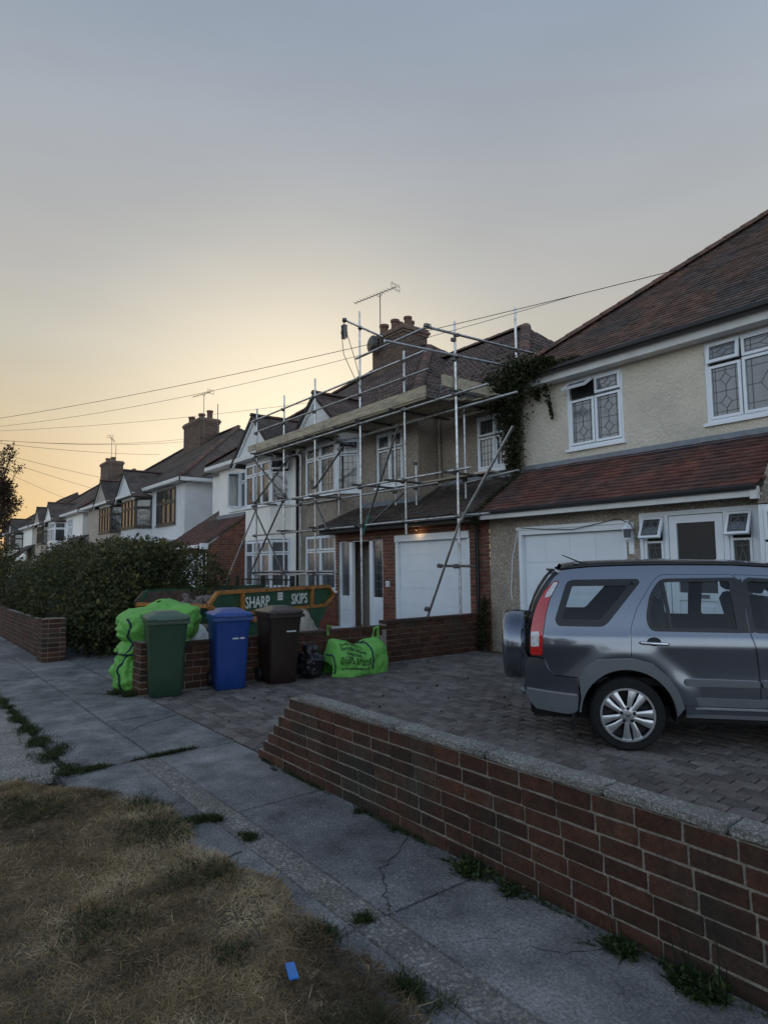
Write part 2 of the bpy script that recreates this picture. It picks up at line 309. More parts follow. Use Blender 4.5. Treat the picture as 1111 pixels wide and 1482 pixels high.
# pavement: cast concrete bays with a strip of exposed aggregate
pave = MB().box(-120, 1.02, -.15, 40, 2.5, -.012).build('pavement', M['joint'], kind='structure')
def slab(name, x0, y0, x1, y1, z, m, parent, bev=.008):
    bm = bmesh.new(); bmesh.ops.create_cube(bm, size=1)
    tl = R.uniform(-.004, .004)
    for v in bm.verts: v.co = V(((x0 if v.co.x < 0 else x1), (y0 if v.co.y < 0 else y1), (-.05 if v.co.z < 0 else z+(tl if v.co.x > 0 else -tl))))
    bmesh.ops.bevel(bm, geom=[e for e in bm.edges if all(v.co.z > -.03 for v in e.verts)], offset=bev, segments=2, affect='EDGES')
    me = bpy.data.meshes.new(name); bm.to_mesh(me); bm.free(); me.materials.append(m)
    return link(name, me, parent)
xs = [-5.25+1.49*k for k in range(-9, 8)]
for a, b in zip(xs[:-1], xs[1:]):
    near = a > -5.3
    slab('concrete_bay', a+.006, 1.762 if near else 1.75, b-.006, 2.44, 0, M['concrete'], pave)
    if near:
        slab('outer_bay', a+.005, 1.05, b-.005, 1.6, -.002, M['concrete'], pave)
        slab('aggregate_strip', a+.002, 1.6, b-.002, 1.762, -.003, M['aggregate'], pave, .003)
    else:
        slab('outer_bay', a+.006, 1.14, b-.006, 1.742, 0, M['concrete'], pave)
slab('concrete_bay', -120, 1.14, xs[0]-.01, 2.44, 0, M['concrete'], pave)
# loose stones worn out of the aggregate strip
n = 9000; px = -5.3+6.5*RG.beta(1, .8, n); py = RG.normal(1.68, .07, n); st = MB()
ico = [(0, 0, 1), (.9, 0, .2), (-.4, .8, .2), (-.5, -.7, .2)]
for x, y in zip(px, py):
    s = R.choice((.004, .005, .006, .009, .012)); t = R.uniform(0, 6.3); c_, s_ = math.cos(t)*s, math.sin(t)*s
    st.add([(x+a*c_-b*s_, y+a*s_+b*c_, -.006+c*s*.7) for a, b, c in ico], [(0, 1, 2), (0, 2, 3), (0, 3, 1)])
M['stone'] = mat('worn_pebbles', (.22, .195, .16), .9, .5, 60)
st.build('loose_stones', M['stone'], pave, kind='stuff')
# vehicle crossover and verges
slab('vehicle_crossover', -9.0, -2.76, -5.27, 1.1, -.004, M['crossover'], None)['kind'] = 'structure'
def verge_edge(x):   # ragged edge of the near grass verge
    e = 1.42+.05*math.sin(x*2.3+1)+.035*math.sin(x*6.1)+.02*math.sin(x*15)
    if x < -4.3: e = 1.42-(-4.3-x)*.72+.03*math.sin(x*9)
    return e
def verge(name, x0, x1, edge, nx, y0=-2.76, ny=60):
    b = MB()
    def fn(i, j):
        x = x0+(x1-x0)*i; e = edge(x); y = y0+(e-y0)*j
        h = .012+.022*noise.noise((x*1.7, y*1.7, 0))+.012*noise.noise((x*6, y*6, 3)); h = max(h, .002)*min(1, (e-y)/.12)
        return (x, y, h+(.004 if y < e-.01 else -.03))
    return b.grid(fn, nx, ny).build(name, M['soil'], smooth=True, kind='structure')
verge('grass_verge', -5.24, 6, verge_edge, 220)
verge('far_grass_verge', -60, -9.02, lambda x: 1.13+.03*math.sin(x*7), 200, ny=30)
def grass_on(name, x0, x1, y0, edge, n, L_, W_, m, up, tint=None, dens=None):
    x = RG.uniform(x0, x1, n); yy = RG.uniform(0, 1, n)**.8; e = np.array([edge(a) for a in x]); y = y0+(e-y0)*yy
    if dens is not None:
        k = np.array([dens(a, b) for a, b in zip(x, y)]) > RG.uniform(0, 1, n); x, y = x[k], y[k]
    z = np.array([max(.004, .014+.022*noise.noise((a*1.7, b*1.7, 0))+.012*noise.noise((a*6, b*6, 3))) for a, b in zip(x, y)])
    d = RG.normal(size=(len(x), 3)); d[:, 2] = np.abs(d[:, 2])*up+.05; d /= np.linalg.norm(d, axis=1)[:, None]
    t = None
    if tint: t = np.array([tint(a, b) for a, b in zip(x, y)])
    return blades(name, np.stack([x, y, z], 1), d, L_, W_, m, tint=t)
def clump(a, b): return .5+.9*noise.noise((a*1.9+5, b*1.9, 1))+.45*noise.noise((a*6, b*6, 9))
grass_on('dry_grass', -5.25, -.3, -.5, lambda x: verge_edge(x)+.03, 230000, .04, .003, M['straw'], .3, tint=lambda a, b: clump(a, b), dens=lambda a, b: .3+.9*clump(a*1.3, b*1.3+7))
grass_on('fallen_straw', -5, -.5, -.2, lambda x: verge_edge(x)+.05, 4500, .08, .0036, M['straw'], .12, tint=lambda a, b: .85, dens=lambda a, b: .7*clump(a*1.3, b*1.3+7))
grass_on('dry_grass', -16, -9.05, -2.5, lambda x: 1.15, 22000, .09, .006, M['straw'], .4)
def green(a, b): 
    k = 0
    for cx, cy, r in ((-3.75, 1.3, .28), (-4.2, 1.38, .22), (-3.1, 1.28, .2), (-2.9, .75, .22), (-2.2, .4, .25), (-1.75, 1.22, .16), (-4.6, .7, .3), (-1.6, .75, .2), (-3.4, .2, .25), (-2.4, 1.1, .1)):
        k = max(k, 1-math.hypot(a-cx, b-cy)/r)
    return max(0, k)**.8
grass_on('green_grass', -5, -1, -.2, lambda x: verge_edge(x)+.06, 60000, .06, .0032, M['green_grass'], 1.1, dens=green)
# turf creeping along the joints and the crossover
def line_grass(name, pts, n, sp, L_, m=None):
    P_ = []; tries = 0
    while len(P_) < n:
        i = R.randrange(len(pts)-1); t = R.random(); a, b = pts[i], pts[i+1]; s = sp*(a[2]*(1-t)+b[2]*t)
        x, y = a[0]+(b[0]-a[0])*t+R.gauss(0, s), a[1]+(b[1]-a[1])*t+R.gauss(0, s)
        if noise.noise((x*3.7, y*3.7, 2))+.6*noise.noise((x*11, y*11, 4)) > R.uniform(-.25, .3): P_.append((x, y, .001))
        tries += 1
        if tries > n*8: P_.append((x, y, .001))
    d = RG.normal(size=(n, 3)); d[:, 2] = np.abs(d[:, 2])+.3; d /= np.linalg.norm(d, axis=1)[:, None]
    return blades(name, np.array(P_), d, L_, .004, m or M['green_grass'], droop=.1)
line_grass('joint_grass', [(-5.23, .45, 1), (-5.24, 1.0, 1.4), (-5.25, 1.35, .7), (-5.26, 1.6, .2), (-5.27, 2.1, .12)], 3000, .035, .035)
line_grass('joint_grass', [(-5.3, 1.1, 1.3), (-5.9, 1.13, 2.2), (-6.4, 1.12, 1.8), (-7.1, 1.1, 1), (-7.9, 1.1, .8), (-8.7, 1.12, 1.6)], 6000, .035, .04)
line_grass('joint_grass', [(-3.8, 1.4, 1.2), (-3.79, 1.58, .7), (-3.7, 1.62, .2)], 1500, .03, .035)
line_grass('joint_grass', [(-3.42, 1.63, 1), (-3.36, 1.64, 1)], 500, .022, .03)
line_grass('joint_grass', [(-2.31, 1.62, .6), (-2.29, 1.72, .6), (-2.28, 1.8, .2)], 260, .025, .035)
line_grass('joint_grass', [(-2.38, 1.44, 1), (-2.25, 1.45, 1)], 700, .03, .04)
line_grass('joint_grass', [(-8.35, 2.32, 1.4), (-8.05, 2.28, 1.2), (-7.9, 2.33, .6)], 2600, .045, .05)
line_grass('joint_grass', [(-1.9, 1.5, 1), (-1.7, 1.56, .8)], 500, .03, .05)
# scaffolded house forecourt, neighbouring gardens
slab('forecourt', -15, 2.46, -7.87, 8.39, -.003, M['concrete'], None)['kind'] = 'structure'
slab('front_garden', -120, 2.46, -15.02, 8.79, -.02, M['earth'], None)['kind'] = 'structure'
# ------------------------------------------------------------------ block paved driveway
drive = MB().box(-7.86, 2.45, -.15, 5.2, 8.39, -.02).build('driveway', M['joint'], kind='structure')
PL, PW = .205, .132
pm = [box_mesh('paver', M['paver'], PL-.012, PW-.012, .07, .008, .003) for _ in range(5)]
cells = []
for j in range(int(5.93/PW)):
    for i in range(-1, int(13.0/PL)):
        x = -7.84+PL*(i+.5)+(PL/2 if j % 2 else 0); y = 2.46+PW*(j+.5)
        if -7.76 < x < 5.1: cells.append((x, y))
def on_screen(x, y): # rough: in front of the camera and not far behind the front wall
    q = V((x, y, 0)); dz = q.x*-.789+q.y*.614; lx = q.x*.614+q.y*.789
    return dz > 1 and abs(lx/dz) < .62 and not (x > -4.4 and y < 2.45+.55*math.hypot(x, y)*.22)
cells.sort(key=lambda c: (not on_screen(*c), math.hypot(*c)))
for x, y in cells[:300]:
    o = link('paver', R.choice(pm), drive); o.location = (x, y, -.033+R.uniform(-.003, .002)); o.rotation_euler = (R.gauss(0, .008), R.gauss(0, .008), R.gauss(0, .03))
b = MB()
for x, y in cells[300:]:
    l, w = PL/2-.0065+R.gauss(0, .0015), PW/2-.0065+R.gauss(0, .0015); z = R.uniform(-.003, .002); e = .008; rz = R.gauss(0, .03); c_, s_ = math.cos(rz), math.sin(rz)
    T = lambda a, d, h: (x+a*c_-d*s_, y+a*s_+d*c_, h)
    b.add([T(-l, -w, -.02), T(l, -w, -.02), T(l, w, -.02), T(-l, w, -.02), T(-l, -w, z-e), T(l, -w, z-e), T(l, w, z-e), T(-l, w, z-e), T(e-l, e-w, z), T(l-e, e-w, z), T(l-e, w-e, z), T(e-l, w-e, z)],
          [(0, 1, 5, 4), (1, 2, 6, 5), (2, 3, 7, 6), (3, 0, 4, 7), (4, 5, 9, 8), (5, 6, 10, 9), (6, 7, 11, 10), (7, 4, 8, 11), (8, 9, 10, 11)])
M['paver_far'] = mat('block_paver_mixed', (.155, .137, .125), .86, .3, 9, (.12, .1, .088), (.4, .6), 1.1, bump=.5, bscale=150, grit=.35, gscale=60, island=.3)
b.build('far_pavers', M['paver_far'], drive, kind='stuff')
# ------------------------------------------------------------------ brick walls
def brick_set(l, d, h, m=None): return [box_mesh('brick', m or M['brick'], l, d, h, .0035, .002) for _ in range(5)]
def put(me, name, parent, x, y, z, rz=0, j=.0025):
    o = link(name, me, parent); o.location = (x+R.uniform(-j, j)*.5, y+R.uniform(-j, j), z); o.rotation_euler = (R.gauss(0, .006), R.gauss(0, .006), rz+R.gauss(0, .006)); return o
BM, BC = .197, .0775
fw = empty('garden_wall', (-4.7, 2.45, 0), 'low red brick garden wall with raked end and rough concrete coping beside the pavement', 'wall')
FB = brick_set(BM-.01, .1, BC-.01); HB = brick_set(BM/2-.01, .1, BC-.01)
core = MB()
for k in range(7):
    x0 = -4.72+.082*k; off = (BM/2 if k % 2 else 0); x = x0; z = BC*(k+.5)-.01
    core.box(x0+.006, 2.389, z-BC/2, 3.6, 2.476, z+BC/2)
    first = True
    while x < 3.5:
        l = BM
        if first and k % 2: l = BM/2
        ms = FB if l == BM else HB
        for y in (2.432,):
            put(R.choice(ms), 'brick', fw, x+l/2, y, z)
        if x > -.4 and first is False and len([1 for c in fw.children]) > 290: break
        x += l; first = False
core.build('mortar_core', M['mortar'], fw)
# coping: rough slabs end to end
x = -4.06
def coping(x0, x1, parent, y0=2.372, y1=2.502, z0=.54, h=.038, m=None):
    bm = bmesh.new(); bmesh.ops.create_cube(bm, size=1)
    for v in bm.verts: v.co = V((x0 if v.co.x < 0 else x1, y0 if v.co.y < 0 else y1, z0 if v.co.z < 0 else z0+h-(0 if abs(v.co.y) < .1 else .005)))
    bmesh.ops.subdivide_edges(bm, edges=[e for e in bm.edges if abs(e.verts[0].co.x-e.verts[1].co.x) > .1], cuts=max(2, int((x1-x0)/.03)))
    bmesh.ops.bevel(bm, geom=[e for e in bm.edges if e.is_boundary or e.calc_face_angle(0) > .5], offset=.007, segments=2, affect='EDGES')
    for v in bm.verts: v.co += V((0, noise.noise(v.co*9)*.005+noise.noise(v.co*40)*.003, noise.noise(v.co*9+V((3, 3, 3)))*.004+noise.noise(v.co*50)*.003))
    me = bpy.data.meshes.new('coping_slab'); bm.to_mesh(me); bm.free(); me.materials.append(m or M['coping']); return link('coping_slab', me, parent)
for w in (1.08, .72, .66, .5, .9, .9, .9, .9):
    coping(x, x+w-.007, fw); x += w
# mortar fillet closing the raked end
MB().prism([(-4.16, .50), (-4.055, .505), (-4.055, .585), (-4.1, .57)], lambda a, b, d: (a, d, b), 2.39, 2.475).build('mortar_fillet', M['coping'], fw)
def brick_run(parent, o, u, n, length, z0, courses, bl=BM, bc=BC, two=True, m=None, thick=.2, jag=0):
    # individual bricks on the n side (and other side joined as core)
    u, n = V(u), V(n); o = V(o); rz = math.atan2(u.y, u.x)
    fs = brick_set(bl-.01, .09, bc-.01, m); hs = brick_set(bl/2-.01, .09, bc-.01, m); cnt = 0
    for k in range(courses):
        a = 0; first = True
        while a < length-.02:
            l = bl/2 if (first and k % 2) else bl
            if a+l > length+.01:
                if length-a < bl*.55: l = bl/2
                else: break
                if a+l > length+.03: break
            p = o+u*(a+l/2)-n*.045; put(R.choice(fs if l == bl else hs), 'brick', parent, p.x, p.y, z0+bc*(k+.5), rz); cnt += 1
            a += l; first = False
    return cnt
# divider between the two drives
dw = empty('divider_wall', (-7.97, 2.5, 0), 'low brick wall running back between the two drives behind the wheelie bins', 'wall')
c = MB().box(-8.07, 2.42, -.1, -7.893, 6.15, .52).box(-8.07, 6.15, -.1, -7.893, 8.38, .59).build('mortar_core', M['mortar'], dw)
brick_run(dw, (-7.88, 2.78, 0), (0, 1, 0), (1, 0, 0), 3.37, 0, 6, .2, .087)
brick_run(dw, (-7.88, 6.16, 0), (0, 1, 0), (1, 0, 0), 2.2, 0, 7, .2, .085)
b = MB()
for i in range(18): b.box(-8.08, 2.78+.188*i, .523, -7.875, 2.78+.188*i+.18, .572)
for i in range(12): b.box(-8.08, 6.16+.186*i, .597, -7.875, 6.16+.186*i+.178, .645)
b.build('capping', M['brick'], dw, angle=30)
# its front pier
pr = empty('gate_pier', (-7.97, 2.52, 0), 'brick gate pier at the front end of the divider wall behind the green bin', 'pier')
def pier(parent, x, y, s, courses, z0=0):
    MB().box(x-s/2+.008, y-s/2+.008, -.1, x+s/2-.008, y+s/2-.008, z0+courses*BC-.004).build('mortar_core', M['mortar'], parent)
    L_ = s*.66; a = brick_set(L_-.008, .09, BC-.01); h = brick_set(s-L_-.006, .09, BC-.01); m_ = brick_set(s-.19, .09, BC-.01)
    for k in range(courses):
        z = z0+BC*(k+.5); f = 1 if k % 2 else -1
        for sy in (-1, 1):
            put(R.choice(a), 'brick', parent, x+f*(s-L_)/2, y+sy*(s/2-.045), z); put(R.choice(h), 'brick', parent, x-f*L_/2, y+sy*(s/2-.045), z)
        for sx in (-1, 1):
            put(R.choice(m_), 'brick', parent, x+sx*(s/2-.045), y, z, math.pi/2)
pier(pr, -7.97, 2.56, .3, 8)
# scaffolded house's own front wall on the left, with a pier at its end
lw = empty('boundary_wall', (-13.6, 2.2, 0), 'weathered brick boundary wall under the big hedge at the left', 'wall')
MB().box(-16.9, 2.1, -.1, -12.0, 2.28, .61).build('mortar_core', M['mortar'], lw)
brick_run(lw, (-16.9, 2.09, 0), (1, 0, 0), (0, -1, 0), 4.85, 0, 8, .22, .0775)
lp = empty('brick_pier', (-11.8, 2.2, 0), 'square brick pier ending the boundary wall in front of the hedge', 'pier')
pier(lp, -11.82, 2.2, .36, 9)
MB().box(-60, 2.1, -.1, -16.95, 2.28, .62).build('garden_wall', M['brick'])
tag(bpy.data.objects['garden_wall.001'], 'far stretch of low brick wall running along the pavement to the left edge', 'wall')

# cracks in the paving
M['crack'] = mat('crack_dirt', (.03, .03, .028), .95, .2, 20)
ck = MB()
for pts in (((-2.9, 2.4), (-2.72, 2.2), (-2.62, 2.0), (-2.4, 1.86), (-2.28, 1.78)), ((-2.0, 1.78), (-1.85, 2.0), (-1.62, 2.12), (-1.5, 2.38)), ((-8.9, 1.75), (-8.4, 1.95), (-8.1, 2.3)), ((-10.2, 1.2), (-10.0, 1.5), (-10.4, 1.9), (-10.2, 2.4)), ((-6.6, 2.4), (-6.4, 2.0), (-6.1, 1.76)), ((-3.4, 1.07), (-3.2, 1.3), (-3.25, 1.58))):
    q = []
    for (ax, ay), (bx, by) in zip(pts, pts[1:]):
        for k in range(8): t = k/8; q.append((ax+(bx-ax)*t+R.gauss(0, .008), ay+(by-ay)*t+R.gauss(0, .008), .0))
    ck.tube(q, [.002*R.uniform(.4, 1.6) for _ in q], 5)
ck.build('cracks', M['crack'], pave, kind='stuff')
# ------------------------------------------------------------------ building parts
def wall_panel(mb, o, u, n, w, h, holes=(), rev=.1, mi=0, rmi=None, z0=0):
    u, n, o = V(u), V(n), V(o); us = sorted({0, w}|{c for q in holes for c in (q[0], q[2])}); zs = sorted({z0, h}|{c for q in holes for c in (q[1], q[3])})
    us = [a for a in us if 0 <= a <= w]; zs = [a for a in zs if z0 <= a <= h]
    P = lambda a, b, d=0: o+u*a+V((0, 0, b))-n*d
    for i in range(len(us)-1):
        for j in range(len(zs)-1):
            ca, cb = (us[i]+us[i+1])/2, (zs[j]+zs[j+1])/2
            if any(q[0] < ca < q[2] and q[1] < cb < q[3] for q in holes): continue
            mb.add([P(us[i], zs[j]), P(us[i+1], zs[j]), P(us[i+1], zs[j+1]), P(us[i], zs[j+1])], [(0, 1, 2, 3)], mi)
    for a0, b0, a1, b1 in holes:
        for p, q in (((a0, b0), (a0, b1)), ((a0, b1), (a1, b1)), ((a1, b1), (a1, b0)), ((a1, b0), (a0, b0))):
            mb.add([P(*p), P(*q), P(*q, rev), P(*p, rev)], [(0, 1, 2, 3)], rmi if rmi is not None else mi)
def window(parent, o, u, n, w, h, lights, fm='upvc', glass='glass', lead=None, sill=.06, fr=.05, dep=.0, label=None, net=False, bars=None):
    # lights: (a0,z0,a1,z1[,open]); frame stands dep out of plane o; panes and leading are sub-parts
    u, n, o = V(u), V(n), V(o); o2 = o+n*dep
    P = lambda a, z, d: o2+u*a+V((0, 0, z))+n*d
    f = MB()
    f.fbox(o2, u, n, 0, w, 0, fr, -.05, .0).fbox(o2, u, n, 0, w, h-fr, h, -.05, .0).fbox(o2, u, n, 0, fr, fr, h-fr, -.05, .0).fbox(o2, u, n, w-fr, w, fr, h-fr, -.05, .0)
    win = None; subs = []
    for L_ in lights:
        a0, z0, a1, z1 = L_[:4]; op = L_[4] if len(L_) > 4 else None
        fw_ = fr*.8
        # mullion fillers around each light
        if not op:
            f.fbox(o2, u, n, a0, a1, z0, z0+fw_, -.04, .018).fbox(o2, u, n, a0, a1, z1-fw_, z1, -.04, .018).fbox(o2, u, n, a0, a0+fw_, z0+fw_, z1-fw_, -.04, .018).fbox(o2, u, n, a1-fw_, a1, z0+fw_, z1-fw_, -.04, .018)
            g = MB(); pg = [P(a0+fw_, z0+fw_, -.015), P(a1-fw_, z0+fw_, -.015), P(a1-fw_, z1-fw_, -.015), P(a0+fw_, z1-fw_, -.015)]
            g.add(pg+[p-n*.006 for p in pg], [(0, 1, 2, 3), (7, 6, 5, 4)]); subs.append(('pane', g, glass))
            if lead:
                l = MB()
                for seg in lead(a0+fw_, z0+fw_, a1-fw_, z1-fw_):
                    (p0, q0), (p1, q1) = seg; l.bar(P(p0, q0, -.012), P(p1, q1, -.012), .009, .006, n)
                subs.append(('leading', l, 'came'))
        else:
            # top-hung casement swung out about its head; dark opening behind
            g = MB(); pg = [P(a0, z0, -.045), P(a1, z0, -.045), P(a1, z1, -.045), P(a0, z1, -.045)]; g.add(pg, [(0, 1, 2, 3)]); subs.append(('opening', g, 'dark'))
            t = rad(op); H = z1-z0
            Q = lambda a, s, d: P(a, z1-s*math.cos(t)-.005-d*math.sin(t)*-1*0, .02)+n*(s*math.sin(t)+d*math.cos(t))+V((0, 0, d*math.sin(t)))
            c = MB()
            def qb(A0, A1, S0, S1, D0, D1):
                c.add([Q(a, s, d) for d in (D0, D1) for a, s in ((A0, S0), (A1, S0), (A1, S1), (A0, S1))], [(0, 3, 2, 1), (4, 5, 6, 7), (0, 1, 5, 4), (1, 2, 6, 5), (2, 3, 7, 6), (3, 0, 4, 7)])
            e = fw_*1.1
            qb(a0, a1, 0, e, -.02, .02); qb(a0, a1, H-e, H, -.02, .02); qb(a0, a0+e, e, H-e, -.02, .02); qb(a1-e, a1, e, H-e, -.02, .02)
            subs.append(('casement', c, fm))
            g = MB(); pq = [Q(a0+e, H-e, .004), Q(a1-e, H-e, .004), Q(a1-e, e, .004), Q(a0+e, e, .004)]; g.add(pq, [(0, 1, 2, 3)]); subs.append(('pane', g, glass))
            if lead:
                l = MB()
                for (p0, q0), (p1, q1) in lead(a0+e, z0+e, a1-e, z1-e): l.bar(Q(p0, z1-q0, .007), Q(p1, z1-q1, .007), .009, .006, n)
                subs.append(('leading', l, 'came'))
    if bars:
        for a0, z0, a1, z1 in bars: f.fbox(o2, u, n, a0, a1, z0, z1, -.04, .0)
    win = f.build('window', M[fm], parent)
    if label: win['label'] = label
    for nm, mb, mm in subs: link(nm, mb.mesh(nm, M[mm]), win)
    if sill:
        s = MB().fbox(o2, u, n, -.04, w+.04, -.045, 0, -.05, sill); link('sill', s.mesh('sill', M[fm]), win)
    return win
def lead_diamond(a0, z0, a1, z1):
    # two small diamonds joined by straight cames in a grid
    w, h = a1-a0, z1-z0; X = lambda f: a0+w*f; Z = lambda f: z0+h*f; s = []
    cs = [(.5, .27), (.5, .75)] if h > w*1.25 else [(.5, .5)]
    for cx, cz in cs:
        dx, dz = .2, (.13 if len(cs) == 2 else .28)
        p = [(X(cx), Z(cz+dz)), (X(cx+dx), Z(cz)), (X(cx), Z(cz-dz)), (X(cx-dx), Z(cz))]
        s += [(p[i], p[(i+1) % 4]) for i in range(4)]
        s += [(p[1], (a1, Z(cz))), (p[3], (a0, Z(cz)))]
        s += [((X(cx), Z(cz+dz)), (X(cx), Z(min(1, cz+dz*2)))), ((X(cx), Z(cz-dz)), (X(cx), Z(max(0, cz-dz*2))))]
    for fx in (.12, .88): s.append(((X(fx), z0), (X(fx), z1)))
    for fz in ((.08, .5, .93) if len(cs) == 2 else (.14, .86)): s.append(((a0, Z(fz)), (a1, Z(fz))))
    return s
def lead_grid(nx, nz):
    def f(a0, z0, a1, z1):
        return [((a0+(a1-a0)*i/nx, z0), (a0+(a1-a0)*i/nx, z1)) for i in range(1, nx)]+[((a0, z0+(z1-z0)*j/nz), (a1, z0+(z1-z0)*j/nz)) for j in range(1, nz)]
    return f
def lead_cross(a0, z0, a1, z1):
    s = []; nx, nz = 2, max(2, round((z1-z0)/(a1-a0)*2))
    for i in range(nx):
        for j in range(nz):
            x0, x1 = a0+(a1-a0)*i/nx, a0+(a1-a0)*(i+1)/nx; y0, y1 = z0+(z1-z0)*j/nz, z0+(z1-z0)*(j+1)/nz
            s += [((x0, y0), (x1, y1)), ((x0, y1), (x1, y0))]
    return s
def urange(poly, v):
    xs = []
    for (a, b), (c, d) in zip(poly, poly[1:]+poly[:1]):
        if (b <= v < d) or (d <= v < b): xs.append(a+(c-a)*(v-b)/(d-b))
    return (min(xs), max(xs)) if len(xs) >= 2 else None
def roof_plane(parent, o, u, s, poly, mode, m, gauge=.1, tw=.165, under='fascia', keep=0, name='roof_tiles', max_v=None):
    # o eave origin, u along eave, s up the slope; poly in (along, up); tiles overlap upslope
    o, u, s = V(o), V(u).normalized(), V(s).normalized(); n = u.cross(s).normalized()
    if n.z < 0: n = -n
    P = lambda a, v, d=0: o+u*a+s*v+n*d
    b = MB(); k = len(poly)
    b.add([P(a, v, -.015) for a, v in poly]+[P(a, v, -.07) for a, v in poly], [tuple(range(k)), tuple(range(2*k-1, k-1, -1))]+[(i, (i+1) % k, k+(i+1) % k, k+i) for i in range(k)])
    b.build('roof_deck', M[under], parent)
    vmax = max(v for _, v in poly); vmin = min(v for _, v in poly); t = MB(); kept = 0; j = 0; v = vmin
    while v < vmax-.02:
        ur = urange(poly, min(v+gauge*.5, vmax-1e-3))
        if ur:
            u0, u1 = ur
            if mode == 'strip':
                ln = gauge*1.15; w = .012
                t.add([P(u0, v, w), P(u1, v, w), P(u1, v+ln, 0), P(u0, v+ln, 0), P(u0, v, -.012), P(u1, v, -.012)], [(0, 1, 2, 3), (4, 5, 1, 0)])
            else:
                off = -(tw/2 if j % 2 and mode == 'plain' else 0); i0 = math.floor((u0-off)/tw); a = off+i0*tw
                while a < u1-.004:
                    A0, A1 = max(a+.0015, u0), min(a+tw-.0015, u1)
                    if A1-A0 > .012:
                        ln = gauge*1.35; z0 = .027+R.uniform(-.004, .005); z1 = .002; ja = R.uniform(-.004, .004)
                        if mode == 'plain':
                            vs = [P(A0, v+ja, z0), P(A1, v+ja, z0+R.uniform(-.002, .002)), P(A1, v+ln, z1), P(A0, v+ln, z1), P(A0, v+ja, z0-.024), P(A1, v+ja, z0-.024)]
                            fs = [(0, 1, 2, 3), (4, 5, 1, 0), (4, 0, 3), (5, 2, 1)]
                            if kept < keep and A1-A0 > tw*.8:
                                me = bpy.data.meshes.new('roof_tile'); me.from_pydata(vs, [], fs); me.materials.append(M[m]); link('roof_tile', me, parent); kept += 1
                            else: t.add(vs, fs)
                        else:
                            pr = [(0, .004), (.1, .03), (.2, .034), (.3, .006), (.5, .0), (.6, .03), (.7, .034), (.8, .006), (1, .0)]; w = A1-A0
                            top = [P(A0+w*x, v+ja, z0+h) for x, h in pr]; up = [P(A0+w*x, v+ln, z1+h-.008) for x, h in pr]; bt = [P(A0+w*x, v+ja, z0+h-.02) for x, h in pr]; q = len(pr)
                            t.add(top+up+bt, [(i, i+1, q+i+1, q+i) for i in range(q-1)]+[(2*q+i, 2*q+i+1, i+1, i) for i in range(q-1)])
                    a += tw
        v += gauge; j += 1
    return t.build(name, M[m], parent, kind='stuff' if mode != 'strip' else None)
def hip_line(parent, p, q, r=.1, seg=.36, m='tile_hip', single=True, name='hip_tile'):
    p, q = V(p), V(q); d = (q-p); n = max(1, int(d.length/seg)); d = d/n; b = MB()
    side = d.cross(V((0, 0, 1))).normalized(); up = side.cross(d).normalized(); K = 8
    for i in range(n):
        t = MB() if single else b; vs = []
        for e, rr in ((0, r*1.06), (1.06, r*.94)):
            c = p+d*(i+e)
            vs += [c+side*math.cos(math.pi*k/K)*rr+up*(math.sin(math.pi*k/K)*rr*.8-.01) for k in range(K+1)]
        t.add(vs, [(k, k+1, K+2+k, K+1+k) for k in range(K)]+[tuple(range(K, -1, -1))])
        if single: t.build(name, M[m], parent, angle=40)
    if not single: b.build(name+'s', M[m], parent, angle=40)
def aerial(parent, x, y, z0, z1, blen, ang, m='steel_dark', tilt=.05, n=11, local_parent=None):
    a = MB(); a.tube([(x, y, z0), (x, y, z1)], .016, 6)
    d = V((math.cos(ang), math.sin(ang), tilt)).normalized(); c = V((x, y, z1)); sd = d.cross(V((0, 0, 1))).normalized()
    a.tube([c-d*blen*.62, c+d*blen*.38], .013, 6)
    for i in range(n):
        e = c+d*blen*(-.6+.82*i/(n-1)); l = .1+.04*i/n; a.tube([e-sd*l, e+sd*l], .006, 4)
    e = c+d*blen*.36
    for k in (-.1, -.05, .05, .1): a.tube([e-sd*.2+V((0, 0, k)), e+sd*.2+V((0, 0, k))], .007, 4)
    for k in (-.2, .2): a.tube([e+sd*k+V((0, 0, -.1)), e+sd*k+V((0, 0, .1))], .007, 4)
    a.tube([c+d*.12-V((0, 0, .0)), c+d*.07-V((0, 0, .1)), c-d*.07-V((0, 0, .1)), c-d*.12], .008, 5)
    return a.build('tv_aerial', M[m], local_parent or parent)
